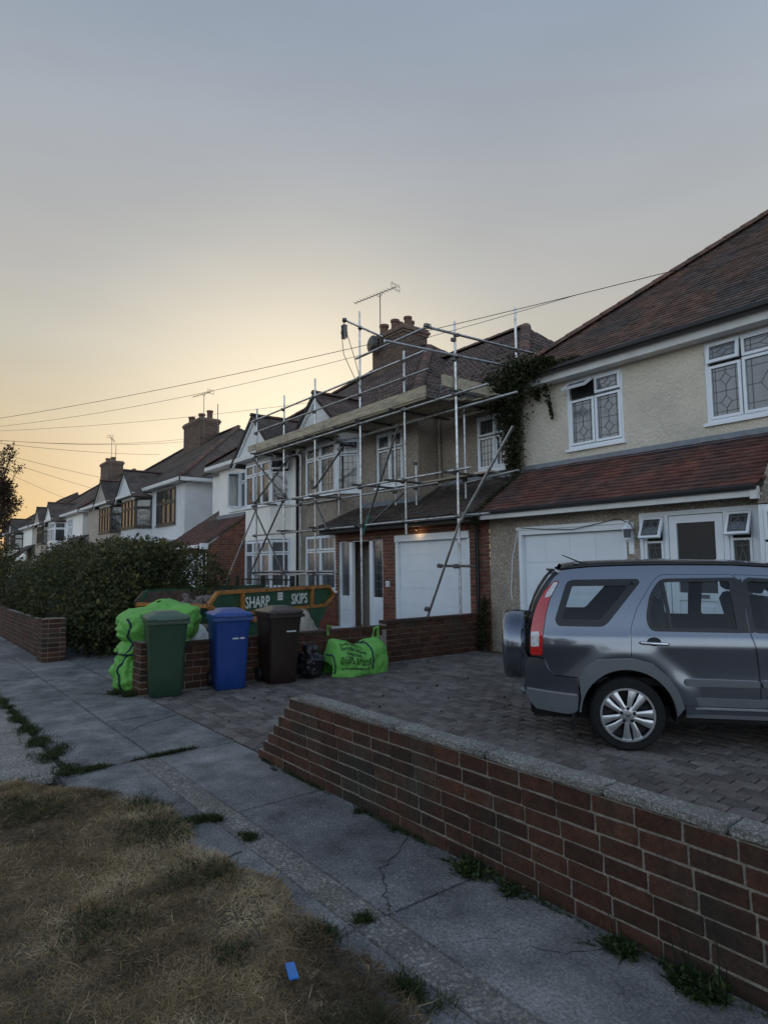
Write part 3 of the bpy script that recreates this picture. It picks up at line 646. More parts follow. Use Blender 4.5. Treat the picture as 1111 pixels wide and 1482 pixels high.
def chimney(parent, x0, x1, y0, y1, z0, z1, pots, m='chimney_brick', brick=True):
    b = MB(); b.box(x0, y0, z0, x1, y1, z1-.12)
    ch = b.build('chimney', M['mortar' if brick else m], parent)
    t = MB()
    for k, (e, a, c) in enumerate(((.04, -.24, -.16), (.08, -.16, -.08), (.04, -.08, 0))): t.box(x0-e, y0-e, z1+a, x1+e, y1+e, z1+c)
    link('oversail', t.mesh('oversail', M[m]), ch)
    if brick:
        f = MB(); bl, bc = .215, .072; k = 0; z = z0
        while z < z1-.25:
            for (ox, oy, ux, uy, L_, nx, ny) in ((x0, y0, 1, 0, x1-x0, 0, -1), (x1, y0, 0, 1, y1-y0, 1, 0), (x0, y0, 0, 1, y1-y0, -1, 0)):
                a = -(bl/2 if k % 2 else 0)
                while a < L_:
                    A0, A1 = max(a, 0)+.004, min(a+bl, L_)-.004
                    if A1-A0 > .02: f.fbox((ox, oy, z), (ux, uy), (nx, ny), A0, A1, .004, bc-.004, -.02, .008+R.uniform(-.002, .003))
                    a += bl
            z += bc; k += 1
        link('brickwork', f.mesh('brickwork', M[m]), ch, 'stuff')
    for px_, py_, r, h in pots:
        p = MB().lathe([(r*1.05, z1-.01), (r*.95, z1+h*.25), (r*.9, z1+h*.75), (r*1.1, z1+h*.8), (r*1.12, z1+h), (r*.85, z1+h), (r*.8, z1+h*.6)], (px_, py_, 0), n=14)
        link('chimney_pot', p.mesh('chimney_pot', M['pot'], True, 40), ch)
    MB().box(x0+.03, y0+.03, z1, x1-.03, y1-.03, z1+.03).build('flaunching', M['mortar'], None).parent = ch
    return ch
def pipe(parent, pts, r=.035, m='black_plastic', name='downpipe'): return MB().tube(pts, r, 8).build(name, M[m], parent, angle=50)
X_, Y_, Z_ = V((1, 0, 0)), V((0, 1, 0)), V((0, 0, 1)); FN = V((0, -1, 0))
# ================================================================== right-hand house (cream)
h0 = empty('house', (-3, 9.4, 0), 'cream rendered house with red tiled lower roof behind the parked car', 'house')
b = MB()
wall_panel(b, (-7.75, 9.4, 0), X_, FN, 12, 4.85, [(1.0, 3.5, 2.08, 4.72), (3.42, 3.52, 5.9, 4.72)], .07, z0=3.0)
b.box(-7.75, 9.5, 2.3, 4.25, 17.6, 4.85)
b.build('upper_wall', M['cream'], h0)
lw1 = [(.06, .06, .54, .86), (.56, .06, 1.04, .86), (.06, .9, .54, 1.18, 58), (.56, .9, 1.04, 1.18)]
window(h0, (-6.75, 9.4, 3.5), X_, FN, 1.08, 1.22, lw1, glass='glass_net', lead=lead_diamond, dep=-.01, fr=.05)
window(h0, (-4.33, 9.4, 3.52), X_, FN, 2.48, 1.2, [(.05, .05, .5, .84), (.52, .05, 1.22, 1.16-.3), (1.24, .05, 1.94, .86), (1.96, .05, 2.43, .86), (.05, .88, .5, 1.17, 7), (.52, .88, 1.22, 1.16), (1.24, .88, 1.94, 1.16), (1.96, .88, 2.43, 1.16)], glass='glass_net', lead=lead_diamond, dep=-.01)
# lower front: garage and glazed porch
b = MB()
wall_panel(b, (-7.75, 8.4, 0), X_, FN, 4.5, 2.42, [(.66, 0, 2.65, 2.07), (2.86, .0, 4.5, 2.2)], .1)
b.add([(-7.75, 8.4, 0), (-7.75, 9.4, 0), (-7.75, 9.4, 2.9), (-7.75, 8.4, 2.4)], [(0, 3, 2, 1)])
b.build('lower_wall', M['pebble'], h0)
# gable-shouldered bay to the right of the lower roof
b = MB().prism([(-3.25, 2.2), (-3.25, 2.38), (-3.19, 2.46), (-3.1, 2.7), (-3.0, 3.05), (-2.86, 3.3), (-2.6, 3.42), (.6, 3.42), (.6, 2.2)], lambda a, z, d: (a, d, z), 8.22, 9.38)
b.box(-1.2, 8.22, 0, .6, 9.38, 2.2); b.box(-3.2, 8.24, 0, -1.2, 9.38, .75)
b.build('bay_wall', M['pebble'], h0)
def gdoor(parent, x0, x1, y, z1, cols, rows, m='garage', rec=.06):
    fr = MB().fbox((x0, y, 0), X_, FN, 0, .06, 0, z1, -.08, .012).fbox((x0, y, 0), X_, FN, x1-x0-.06, x1-x0, 0, z1, -.08, .012).fbox((x0, y, 0), X_, FN, .06, x1-x0-.06, z1-.08, z1, -.08, .012)
    g = fr.build('garage_frame', M['upvc'], parent)
    d = MB(); w = x1-x0-.13; d.fbox((x0+.065, y+rec, 0), X_, FN, 0, w, .01, z1-.085, -.04, -.012)
    dr = d.build('garage_door', M[m], parent); cw = w/cols; rh = (z1-.1)/rows
    for i in range(cols):
        for j in range(rows):
            if cols > 1: link('door_panel', MB().fbox((x0+.065, y+rec, 0), X_, FN, i*cw+.035, (i+1)*cw-.035, .02+j*rh+.035, .02+(j+1)*rh-.035, -.02, -.004).mesh('door_panel', M[m]), dr)
            else:
                link('door_panel', MB().fbox((x0+.065, y+rec, 0), X_, FN, .004, w-.004, .02+j*rh+.009, .02+(j+1)*rh-.009, -.02, .0).mesh('door_panel', M[m]), dr)
    return dr
gdoor(h0, -7.09, -5.1, 8.4, 2.07, 4, 4)
MB().fbox((-7.13, 8.4, 2.07), X_, FN, 0, 2.08, 0, .05, -.02, .03).build('lintel_trim', M['upvc'], h0)
MB().box(-7.7, 8.75, 0, -3.3, 8.8, 2.25).box(-3.2, 8.6, 0, 4, 8.65, 2.2).build('inner_wall', M['interior'], h0)
# porch joinery
P0 = (-4.89, 8.4, 0)
pj = MB()
for a0, a1 in ((0, .05), (.36, .42), (1.15, 1.21), (1.5, 1.64)): pj.fbox(P0, X_, FN, a0, a1, 0, 2.2, -.1, .012)
pj.fbox(P0, X_, FN, .05, .36, 2.14, 2.2, -.1, .012).fbox(P0, X_, FN, .42, 1.15, 2.14, 2.2, -.1, .012).fbox(P0, X_, FN, 1.21, 1.5, 2.14, 2.2, -.1, .012)
pj.build('porch_frame', M['upvc'], h0)
window(h0, (-4.84, 8.4, .8), X_, FN, .31, 1.34, [(.02, .02, .29, 1.0), (.0, 1.02, .31, 1.33, 24)], lead=lead_diamond, sill=0, fr=.035, dep=-.01)
window(h0, (-3.68, 8.4, .8), X_, FN, .29, 1.34, [(.02, .02, .27, 1.0), (.0, 1.02, .29, 1.33, 24)], lead=lead_diamond, sill=0, fr=.035, dep=-.01)
MB().fbox(P0, X_, FN, .05, .36, 0, .8, -.08, -.01).fbox(P0, X_, FN, 1.21, 1.5, 0, .8, -.08, -.01).build('porch_panel', M['upvc'], h0)
d = MB().fbox(P0, X_, FN, .43, .53, .02, 2.13, -.06, .002).fbox(P0, X_, FN, 1.04, 1.14, .02, 2.13, -.06, .002).fbox(P0, X_, FN, .53, 1.04, 2.03, 2.13, -.06, .002).fbox(P0, X_, FN, .53, 1.04, .02, .14, -.06, .002).fbox(P0, X_, FN, .53, 1.04, 1.0, 1.1, -.06, .002)
d.fbox(P0, X_, FN, .53, 1.04, .14, 1.0, -.05, -.02).fbox(P0, X_, FN, .6, .97, .22, .55, -.03, -.008).fbox(P0, X_, FN, .6, .97, .62, .93, -.03, -.008)
dr = d.build('front_door', M['upvc'], h0)
link('pane', MB().fbox(P0, X_, FN, .53, 1.04, 1.1, 2.03, -.04, -.025).mesh('pane', M['glass']), dr)
link('handle', MB().fbox(P0, X_, FN, .465, .5, 1.3, 1.5, 0, .015).fbox(P0, X_, FN, .47, .58, 1.4, 1.43, .02, .045).mesh('handle', M['black_plastic']), dr)
link('letterbox', MB().fbox(P0, X_, FN, .65, .93, 1.03, 1.08, 0, .012).mesh('letterbox', M['steel_dark']), dr)
window(h0, (-3.24, 8.22, .78), X_, FN, 2.0, 1.4, [(.06, .05, .6, .95), (.06, .98, .6, 1.35), (.62, .05, 1.36, 1.35), (1.38, .05, 1.95, .95), (1.38, .98, 1.95, 1.35)], dep=.02)
# roofs
A_ = math.atan2(.82, 1.28); L0 = math.hypot(.82, 1.28)
roof_plane(h0, (-7.72, 8.1, 2.42), X_, (0, math.cos(A_), math.sin(A_)), [(0, 0), (4.5, 0), (4.62, .25), (4.75, .7), (4.9, L0), (0, L0)], 'plain', 'tile_red', .114, .162, keep=298)
MB().add([(-7.72, 9.39, 3.335), (3, 9.39, 3.335), (3, 9.375, 3.335), (-7.72, 9.375, 3.335), (-7.72, 9.37, 3.235), (3, 9.37, 3.235), (3, 9.25, 3.2), (-7.72, 9.25, 3.2)],
         [(3, 2, 5, 4), (4, 5, 6, 7), (0, 1, 2, 3)]).build('lead_flashing', M['lead'], h0)
f = MB().fbox((-7.76, 8.12, 2.28), X_, FN, 0, 4.55, 0, .1, -.03, .02).fbox((-3.26, 8.12, 2.27), X_, FN, -.02, .06, -.02, .13, -.05, .04); f.build('fascia', M['white_wood'], h0)
MB().box(-7.75, 8.15, 2.3, -3.2, 8.4, 2.32).build('soffit', M['white_wood'], h0)
MB().tube([(-7.76, 8.06, 2.395), (-3.2, 8.06, 2.395)], .035, 8).build('gutter', M['gutter'], h0)
PITCH0 = math.atan2(3.4, 4.1); LS = math.hypot(3.4, 4.1)
roof_plane(h0, (-8.0, 9.05, 4.95), X_, (0, math.cos(PITCH0), math.sin(PITCH0)), [(0, 0), (9.5, 0), (9.5, LS), (4.1, LS)], 'plain', 'tile_brown', .114, .162, name='upper_roof_tiles')
roof_plane(h0, (-8.0, 17.25, 4.95), -Y_, (math.cos(PITCH0), 0, math.sin(PITCH0)), [(0, 0), (8.2, 0), (4.1, LS)], 'strip', 'tile_brown', .1)
roof_plane(h0, (6, 17.25, 4.95), -X_, (0, -math.cos(PITCH0), math.sin(PITCH0)), [(0, 0), (14, 0), (9.9, LS), (0, LS)], 'strip', 'tile_brown', .1)
hip_line(h0, (-8.0, 9.05, 4.99), (-3.9, 13.15, 8.39), .11)
hip_line(h0, (-3.9, 13.15, 8.4), (4, 13.15, 8.4), .11, single=False)
MB().box(-7.95, 9.15, 4.745, 4.2, 9.18, 4.93).box(-7.95, 9.18, 4.75, 4.2, 9.4, 4.77).build('upper_fascia', M['white_wood'], h0)
MB().tube([(-7.98, 9.02, 4.915), (4, 9.02, 4.915)], .045, 8).build('upper_gutter', M['gutter'], h0)
# lantern and loose wires
la = empty('wall_lantern', (-5.02, 8.33, 1.9), 'white carriage lantern on the pebbledash beside the right-hand garage door', 'lantern')
MB().fbox((-5.05, 8.4, 1.98), X_, FN, -.01, .07, -.35, .1, 0, .02).tube([(-5.02, 8.39, 2.06), (-5.02, 8.3, 2.1), (-5.02, 8.29, 2.04)], .01, 6).build('bracket', M['upvc'], la)
MB().lathe([(.01, 2.07), (.075, 2.0), (.08, 1.985), (.06, 1.98)], (-5.02, 8.29, 0), n=6).lathe([(.05, 1.86), (.045, 1.84), (.01, 1.8)], (-5.02, 8.29, 0), n=6).build('cap', M['upvc'], la)
MB().lathe([(.05, 1.86), (.062, 1.98)], (-5.02, 8.29, 0), n=6).build('lamp_glass', M['glass_net'], la)
MB().tube([(-7.02, 8.36, 2.11), (-6.5, 8.36, 2.06), (-6.0, 8.36, 2.03), (-5.5, 8.36, 2.1), (-5.2, 8.36, 2.15), (-5.0, 8.35, 2.06), (-4.95, 8.36, 1.95)], .006, 5).build('loose_wire', M['black_plastic'], h0)
MB().tube([(-7.08, 8.36, 2.04), (-7.2, 8.35, 1.6), (-7.26, 8.36, 1.0), (-7.24, 8.36, .9)], .006, 5).build('white_wire', M['upvc'], h0)
# ================================================================== scaffolded house
h1 = empty('house', (-11.4, 8.8, 0), 'brown pebbledashed house wrapped in scaffolding with an open front door', 'house')
XL, XC, XR = -15.0, -10.09, -7.76
b = MB()
wall_panel(b, (XL, 8.8, 0), X_, FN, XC-XL, 4.9, [(3.42, 3.28, 4.4, 4.52)], .08, z0=2.2)
wall_panel(b, (XC, 8.8, 0), Y_, X_, .6, 4.9, z0=2.2)
wall_panel(b, (XC, 9.4, 0), X_, FN, XR-XC, 4.9, [(1.12, 3.38, 2.12, 4.5)], .08, z0=2.2)
b.add([(XR, 9.4, 2.3), (XR, 17, 2.3), (XR, 17, 4.9), (XR, 9.4, 4.9)], [(0, 1, 2, 3)]); b.box(XL, 16.9, 0, XR, 17, 4.9)
b.build('upper_wall', M['pebble2'], h1)
window(h1, (XL+3.42, 8.8, 3.28), X_, FN, .98, 1.24, [(.05, .05, .49, .84), (.51, .05, .93, .84), (.05, .87, .49, 1.19), (.51, .87, .93, 1.19)], lead=lead_grid(4, 5), dep=-.02)
window(h1, (XC+1.12, 9.4, 3.38), X_, FN, 1.0, 1.12, [(.05, .05, .49, .68), (.51, .05, .95, .68), (.05, .71, .49, 1.07), (.51, .71, .95, 1.07)], lead=lead_grid(4, 4), dep=-.02)
def bay(parent, x0, x1, y, yo, spl, zones, z1, top_m, cut=False):
    # canted bay; zones: (z0, z1, wall material); returns the three faces as (origin, u, n, width)
    pts = [(x0, y), (x0+spl[0], yo), (x1-spl[1], yo), (x1, y)]; faces = []
    for (ax, ay), (bx, by) in zip(pts[:-1], pts[1:]):
        u = V((bx-ax, by-ay, 0)); w = u.length; u.normalize(); faces.append((V((ax, ay, 0)), u, V((u.y, -u.x, 0)), w))
    for z0, z1_, m in zones:
        mb = MB()
        for o, u, n, w in faces[:2 if (cut and z0 < 1) else 3]: wall_panel(mb, o, u, n, w, z1_, z0=z0)
        mb.add([(p[0], p[1], z1_) for p in pts], [(0, 1, 2, 3)]); mb.build('bay_wall', M[m], parent)
    return faces
f1 = bay(h1, -14.45, -12.22, 8.8, 8.4, (.42, .42), [(0, .9, 'brick_dark'), (2.28, 3.26, 'pebble2'), (4.55, 4.72, 'white_wood')], 4.72, 'fascia', cut=True)
def bay_windows(parent, faces, z0, h, nf, top=.3, lead=None, fm='upvc', open_face=None, glass='glass', fr=.05):
    for i, (o, u, n, w) in enumerate(faces):
        k = nf if i == 1 else 1; cw = (w-.04)/k; ls = []
        for q in range(k):
            a0, a1 = .02+q*cw+.01, .02+(q+1)*cw-.01
            ls += [(a0, .04, a1, h-top-.02), (a0, h-top, a1, h-.03)+((28,) if open_face == (i, q) else ())]
        window(parent, o+V((0, 0, z0)), u, n, w, h, ls, fm=fm, glass=glass, lead=lead, dep=.0, fr=fr)
bay_windows(h1, f1, 3.27, 1.27, 2, .34, lead_grid(4, 5))
bay_windows(h1, f1[:2], .92, 1.34, 2, .36, lead_grid(3, 4), glass='glass_net')
# gable over the bay
def gable(parent, xc, hw, y0, zb, za, y1, m_face, m_tile, ov=.12, mode='strip', board='white_wood', bw=.13):
    tri = MB().prism([(xc-hw+.05, zb), (xc+hw-.05, zb), (xc, za-.06)], lambda a, z, d: (a, d, z), y0+.1, y0+.2); tri.build('gable_face', M[m_face], parent)
    bb = MB(); sl = math.atan2(za-zb, hw); fd = V((math.cos(sl), 0, math.sin(sl)))
    for s in (-1, 1):
        p = V((xc+s*hw*1.12, y0+.05, zb-(za-zb)*.12)); q = V((xc, y0+.05, za)); nn = V((s*-math.sin(sl)*-1, 0, math.cos(sl)))
        bb.add([p, q, q-V((0, 0, bw/math.cos(sl))), p-V((0, 0, bw/math.cos(sl)))]+[x+V((0, .05, 0)) for x in (p, q, q-V((0, 0, bw/math.cos(sl))), p-V((0, 0, bw/math.cos(sl))))],
               [(0, 1, 2, 3), (7, 6, 5, 4), (0, 4, 5, 1), (2, 6, 7, 3), (1, 5, 6, 2), (0, 3, 7, 4)])
    bb.build('bargeboard', M[board], parent)
    MB().box(xc-hw*1.05, y0+.02, zb-.1, xc+hw*1.05, y0+.14, zb+.02).box(xc-hw, y0+.14, zb-.1, xc+hw, 8.85, zb-.06).build('gable_beam', M[board], parent)
    ln = math.hypot(hw*1.18, (za-zb)*1.18)
    for s in (-1, 1):
        u = V((0, 1, 0)); up = V((-s*math.cos(sl), 0, math.sin(sl)))
        roof_plane(parent, (xc+s*hw*1.18, y0, zb-(za-zb)*.18+.03), u, up, [(0, 0), (y1-y0, 0), (y1-y0, ln), (0, ln)], mode, m_tile, .28 if mode == 'roll' else .1, .28)
    hip_line(parent, (xc, y0, za+.05), (xc, y1, za+.05), .09, single=False, name='ridge_tile')
gable(h1, -13.25, .92, 8.12, 4.95, 5.75, 9.5, 'white_wood', 'tile_roll')
# brick front with the porch and garage openings
bf = MB(); DW = (.13, 0, 1.84, 2.12); GW = (2.27, 0, 4.44, 2.14)
wall_panel(bf, (-12.7, 8.405, 0), X_, FN, 4.94, 2.34, [DW, GW], .12)
wall_panel(bf, (-12.7, 8.8, 0), -Y_, -X_, .39, 2.34)
bf.build('mortar_bed', M['mortar'], h1)
rows = int(2.34/.0715); bms = {}
cnt = 0
for j in range(rows):
    z = .0715*(j+.5)
    for s0, s1 in ((0, .12), (1.85, 2.26), (4.45, 4.94)) if z < 2.1 else ((0, 4.94),):
        a = s0-(.105 if j % 2 else 0)
        while a < s1-.02:
            a0, a1 = max(a, s0)+.007, min(a+.21, s1)-.007; L_ = round(a1-a0, 2)
            if L_ > .03:
                if L_ not in bms: bms[L_] = box_mesh('brick', M['brick_dark'], L_, .03, .056, .003, .0015)
                put(bms[L_], 'brick', h1, -12.7+(a0+a1)/2, 8.404, z, 0, .003); cnt += 1
            a += .21
# left bay brickwork below its window, joined
f = MB()
for o, u, n, w in f1[:2]:
    for j in range(12):
        a = -(.105 if j % 2 else 0)
        while a < w:
            a0, a1 = max(a, 0)+.004, min(a+.21, w)-.004
            if a1-a0 > .02: f.fbox(o+V((0, 0, .0715*j)), u, n, a0+.003, a1-.003, .007, .064, -.01, .012+R.uniform(-.002, .003))
            a += .21
f.build('bay_brickwork', M['brick_dark'], h1, kind='stuff')
# front door set: frame, sidelights, door stood open
D0 = (-12.57, 8.44, .1); fr = MB()
for a0, a1 in ((0, .06), (.4, .52), (1.18, 1.3), (1.65, 1.71)): fr.fbox(D0, X_, FN, a0, a1, 0, 2.02, -.08, .0)
fr.fbox(D0, X_, FN, .06, 1.65, 1.96, 2.02, -.08, 0)
for a0, a1 in ((.06, .4), (1.3, 1.65)): fr.fbox(D0, X_, FN, a0, a1, 0, .72, -.06, -.02).fbox(D0, X_, FN, a0+.07, a1-.07, .1, .33, -.03, -.008).fbox(D0, X_, FN, a0+.07, a1-.07, .4, .64, -.03, -.008)
fo = fr.build('door_frame', M['upvc'], h1)
for a0, a1 in ((.06, .4), (1.3, 1.65)):
    link('sidelight_pane', MB().fbox(D0, X_, FN, a0, a1, .72, 1.96, -.05, -.04).mesh('sidelight_pane', M['glass_net' if a0 < 1 else 'glass']), fo)
    l = MB()
    for (p0, q0), (p1, q1) in lead_grid(3, 7)(a0, .72, a1, 1.96): l.bar((D0[0]+p0, 8.479, .1+q0), (D0[0]+p1, 8.479, .1+q1), .009, .006, FN)
    link('leading', l.mesh('leading', M['came']), fo)
MB().box(-12.68, 8.28, .03, -10.8, 8.46, .1).build('doorstep', M['upvc'], h1)
MB().box(-12.62, 8.9, .05, -10.8, 8.95, 2.3).build('inner_wall', M['interior'], h1)
MB().bar((-11.72, 8.82, 1.08), (-11.3, 8.86, 1.08), .045, 1.96).build('open_door', M['interior'], h1)
MB().box(-12.6, 9.1, .05, -10.8, 9.14, 2.12).box(-12.6, 8.5, .04, -10.8, 9.14, .08).build('hallway', M['interior'], h1)
gdoor(h1, -10.43, -8.26, 8.42, 2.13, 1, 6)
MB().fbox((-10.43, 8.4, 2.0), X_, FN, 0, 2.17, 0, .13, -.03, .016).build('garage_head', M['upvc'], h1)
np_ = empty('house_number_plate', (-10.66, 8.38, 1.12), 'small white house number plate on the brick beside the open front door', 'number plate')
MB().box(-10.72, 8.368, 1.06, -10.6, 8.386, 1.18).build('plate', M['upvc'], np_)
NUMBER_AT = (-10.66, 8.366, 1.085)
# porch roof
pa = math.atan2(.8, 1.35); cs, sn = math.cos(pa), math.sin(pa)
yo, zo = 8.08, 2.42
roof_plane(h1, (-12.95, yo, zo), X_, (0, cs, sn), [(0, 0), (2.86, 0), (2.86, .74/cs), (.74, .74/cs)], 'plain', 'tile_dark', .1, .165, name='porch_tiles')
roof_plane(h1, (XC, yo, zo), X_, (0, cs, sn), [(0, 0), (2.36, 0), (2.36, 1.34/cs), (0, 1.34/cs)], 'plain', 'tile_dark', .1, .165, keep=150, name='porch_tiles')
MB().add([(-12.95, yo, zo), (-12.21, 8.82, zo+.74*sn/cs), (-12.95, 8.82, zo)], [(0, 1, 2)]).build('porch_hip_slope', M['tile_dark'], h1)
hip_line(h1, (-12.95, yo, zo+.01), (-12.21, 8.82, zo+.74*sn/cs+.02), .06, m='tile_dark')
MB().box(-12.93, yo+.02, 2.27, XR, yo+.06, 2.4).box(-12.93, yo+.06, 2.27, XR, 8.42, 2.29).build('porch_fascia', M['fascia'], h1)
MB().tube([(-12.95, yo-.03, 2.39), (XR, yo-.03, 2.37)], .04, 8).build('porch_gutter', M['gutter'], h1)
MB().box(XC, 9.36, 3.18, XR, 9.4, 3.3).box(-12.2, 8.765, 2.84, XC, 8.8, 2.96).build('lead_flashing', M['lead'], h1)
pipe(h1, [(-8.05, 8.1, 2.36), (-8.0, 8.33, 2.2), (-8.0, 8.33, .0)], .038)
pipe(h1, [(-15.03, 8.55, 4.7), (-15.03, 8.72, 4.5), (-15.03, 8.72, .0)], .045)
pipe(h1, [(-10.02, 9.34, 4.7), (-10.02, 9.34, 3.2)], .035, 'pebble2')
# small warm light under the porch eaves above the garage
sl = empty('eaves_light', (-9.6, 8.3, 2.24), 'small lit warm lamp under the porch eaves above the plain white garage door', 'light')
MB().lathe([(.03, 2.27), (.035, 2.22), (.02, 2.2)], (-9.62, 8.3, 0), n=10).build('housing', M['black_plastic'], sl)
ml = bpy.data.materials.new('lamp_lens'); ml.use_nodes = True; pb = ml.node_tree.nodes['Principled BSDF']; pb.inputs['Emission Color'].default_value = (1, .62, .25, 1); pb.inputs['Emission Strength'].default_value = 1.5
MB().lathe([(.0, 2.196), (.018, 2.197)], (-9.62, 8.3, 0), n=10, cap=False).build('lens', ml, sl)
ld_ = bpy.data.lights.new('eaves_light_bulb', 'POINT'); ld_.energy = .3; ld_.color = (1, .6, .25); ld_.shadow_soft_size = .03
lo_ = bpy.data.objects.new('bulb', ld_); COL.objects.link(lo_); lo_.location = (-9.62, 8.27, 2.16); lo_.parent = sl; lo_.matrix_parent_inverse = Matrix.Translation(-sl.location)
# main roofs
pr_ = math.atan2(3.15, 4.3); la_ = math.hypot(3.15, 4.3)
roof_plane(h1, (XL, 8.5, 4.95), X_, (0, math.cos(pr_), math.sin(pr_)), [(0, 0), (5.2, 0), (.9, la_), (0, la_)], 'roll', 'tile_roll', .29, .3, name='front_roof_tiles')
roof_plane(h1, (-9.8, 8.5, 4.95), Y_, (-math.cos(pr_), 0, math.sin(pr_)), [(0, 0), (8.6, 0), (4.3, la_)], 'roll', 'tile_roll', .29, .3, name='side_roof_tiles')
roof_plane(h1, (-9.8, 17.1, 4.95), -X_, (0, -math.cos(pr_), math.sin(pr_)), [(0, 0), (5.2, 0), (5.2, la_), (4.3, la_)], 'strip', 'tile_roll', .29)
p2 = math.atan2(2.55, 3.5); l2 = math.hypot(2.55, 3.5)
roof_plane(h1, (-12.5, 9.1, 4.95), X_, (0, math.cos(p2), math.sin(p2)), [(0, 0), (5.0, 0), (2.3, l2), (0, l2)], 'roll', 'tile_roll', .29, .3, name='recess_roof_tiles')
p3 = math.atan2(2.55, 2.7); l3 = math.hypot(2.55, 2.7)
roof_plane(h1, (-7.5, 9.1, 4.95), Y_, (-math.cos(p3), 0, math.sin(p3)), [(0, 0), (7, 0), (3.5, l3)], 'roll', 'tile_roll', .29, .3, name='gable_roof_tiles')
hip_line(h1, (-9.8, 8.5, 5.0), (-14.1, 12.8, 8.16), .13, .42)
hip_line(h1, (-14.1, 12.8, 8.16), (-9.8, 17.1, 5.0), .13, .42, single=False)
hip_line(h1, (-7.5, 9.1, 5.0), (-10.2, 12.6, 7.55), .13, .42)
hip_line(h1, (-10.2, 12.6, 7.55), (-13.6, 12.6, 7.55), .12, .42, single=False, name='ridge_tile')
hip_line(h1, (-14.1, 12.8, 8.16), (-15, 12.8, 8.16), .13, .42, name='ridge_tile')
MB().box(XL, 8.48, 4.78, -9.8, 8.52, 4.94).box(XL, 8.52, 4.78, -9.85, 8.8, 4.8).box(-9.84, 8.5, 4.78, -9.8, 9.4, 4.94).box(-9.8, 9.08, 4.78, -7.5, 9.12, 4.94).box(-9.8, 9.12, 4.78, -7.5, 9.4, 4.8).build('eaves_board', M['fascia'], h1)
MB().add([(-10.06, 9.45, 5.2), (-10.0, 9.35, 5.2), (-10.75, 10.1, 5.75), (-10.68, 10.18, 5.76)], [(0, 1, 2, 3)]).build('valley_lead', M['lead'], h1)
ch1 = chimney(h1, -15.85, -14.3, 11.95, 12.9, 6.9, 8.78, [(-15.62, 12.25, .14, .42), (-15.3, 12.6, .14, .48), (-15.0, 12.2, .13, .38), (-14.75, 12.62, .12, .35), (-14.5, 12.3, .12, .34), (-15.45, 12.75, .13, .3)])
aerial(h1, -15.3, 11.85, 8.3, 10.05, 1.75, rad(12), local_parent=ch1, tilt=.02)
dsh = MB().lathe([(.02, 0), (.16, .03), (.28, .09)], (0, 0, 0), 'y', 16); 
for i, p in enumerate(dsh.v): dsh.v[i] = (p[0]-15.55, 11.9-p[1]-.1, p[2]+8.45)
dsh.build('satellite_dish', M['steel_dark'], None, True).parent = ch1
# ================================================================== white house (other half of the pair)
h2 = empty('house', (-18.3, 8.8, 0), 'white rendered house with a gabled bay left of the scaffolding, sharing the big chimney', 'house')
b = MB(); wall_panel(b, (-20.4, 8.8, 0), X_, FN, 5.35, 4.9, [(.85, 3.35, 2.05, 4.58)], .06)
b.box(-22.4, 9.4, 0, -20.42, 17, 4.9); b.box(-20.4, 9, 0, -20.3, 17, 4.9)
b.build('wall', M['white_render'], h2)
window(h2, (-19.55, 8.8, 3.35), X_, FN, 1.2, 1.23, [(.04, .04, .38, .84), (.42, .04, .8, 1.19), (.82, .04, 1.16, .84), (.04, .87, .38, 1.19), (.82, .87, 1.16, 1.19)], dep=-.01)
# side-hung casement standing open
c = MB(); q = V((-.35, -.94, 0)).normalized(); nq = V((-q.y, q.x, 0)); ho = V((-18.75, 8.78, 3.4))
for a0, a1, z0, z1 in ((0, .4, 0, .05), (0, .4, 1.08, 1.13), (0, .05, .05, 1.08), (.35, .4, .05, 1.08)): c.fbox(ho, q, nq, a0, a1, z0, z1, -.02, .02)
c.build('open_casement', M['upvc'], h2); MB().fbox(ho, q, nq, .05, .35, .05, 1.08, -.004, .004).build('casement_pane', M['glass_net'], h2)
f2 = bay(h2, -17.95, -15.55, 8.8, 8.4, (.42, .42), [(0, .9, 'white_render'), (2.28, 3.26, 'white_render'), (4.55, 4.72, 'white_wood')], 4.72, 'fascia')
bay_windows(h2, f2, 3.27, 1.27, 3, .34, open_face=(2, 0)); bay_windows(h2, f2, .92, 1.34, 3, .36, glass='glass_net')
gable(h2, -16.65, 1.22, 8.12, 4.75, 5.85, 9.75, 'white_wood', 'tile_far')
roof_plane(h2, (-20.9, 8.5, 4.95), X_, (0, math.cos(pr_), math.sin(pr_)), [(0, 0), (5.9, 0), (5.9, la_), (4.3, la_)], 'strip', 'tile_far', .1)
roof_plane(h2, (-22.7, 9.1, 4.95), X_, (0, math.cos(p2), math.sin(p2)), [(0, 0), (5.0, 0), (5.0, l2), (2.7, l2)], 'strip', 'tile_far', .1)
roof_plane(h2, (-20.9, 17.1, 4.95), -Y_, (math.cos(pr_), 0, math.sin(pr_)), [(0, 0), (8.6, 0), (4.3, la_)], 'strip', 'tile_far', .1)
roof_plane(h2, (XL, 17.1, 4.95), -X_, (0, -math.cos(pr_), math.sin(pr_)), [(0, 0), (5.9, 0), (1.6, la_), (0, la_)], 'strip', 'tile_far', .1)
hip_line(h2, (-20.9, 8.5, 5.0), (-16.6, 12.8, 8.14), .11, single=False); hip_line(h2, (-16.6, 12.8, 8.14), (-15, 12.8, 8.14), .11, single=False, name='ridge_tile')
MB().box(-20.9, 8.46, 4.8, -17.9, 8.5, 4.92).box(-20.9, 8.5, 4.78, -15.05, 8.8, 4.8).build('fascia', M['white_wood'], h2)
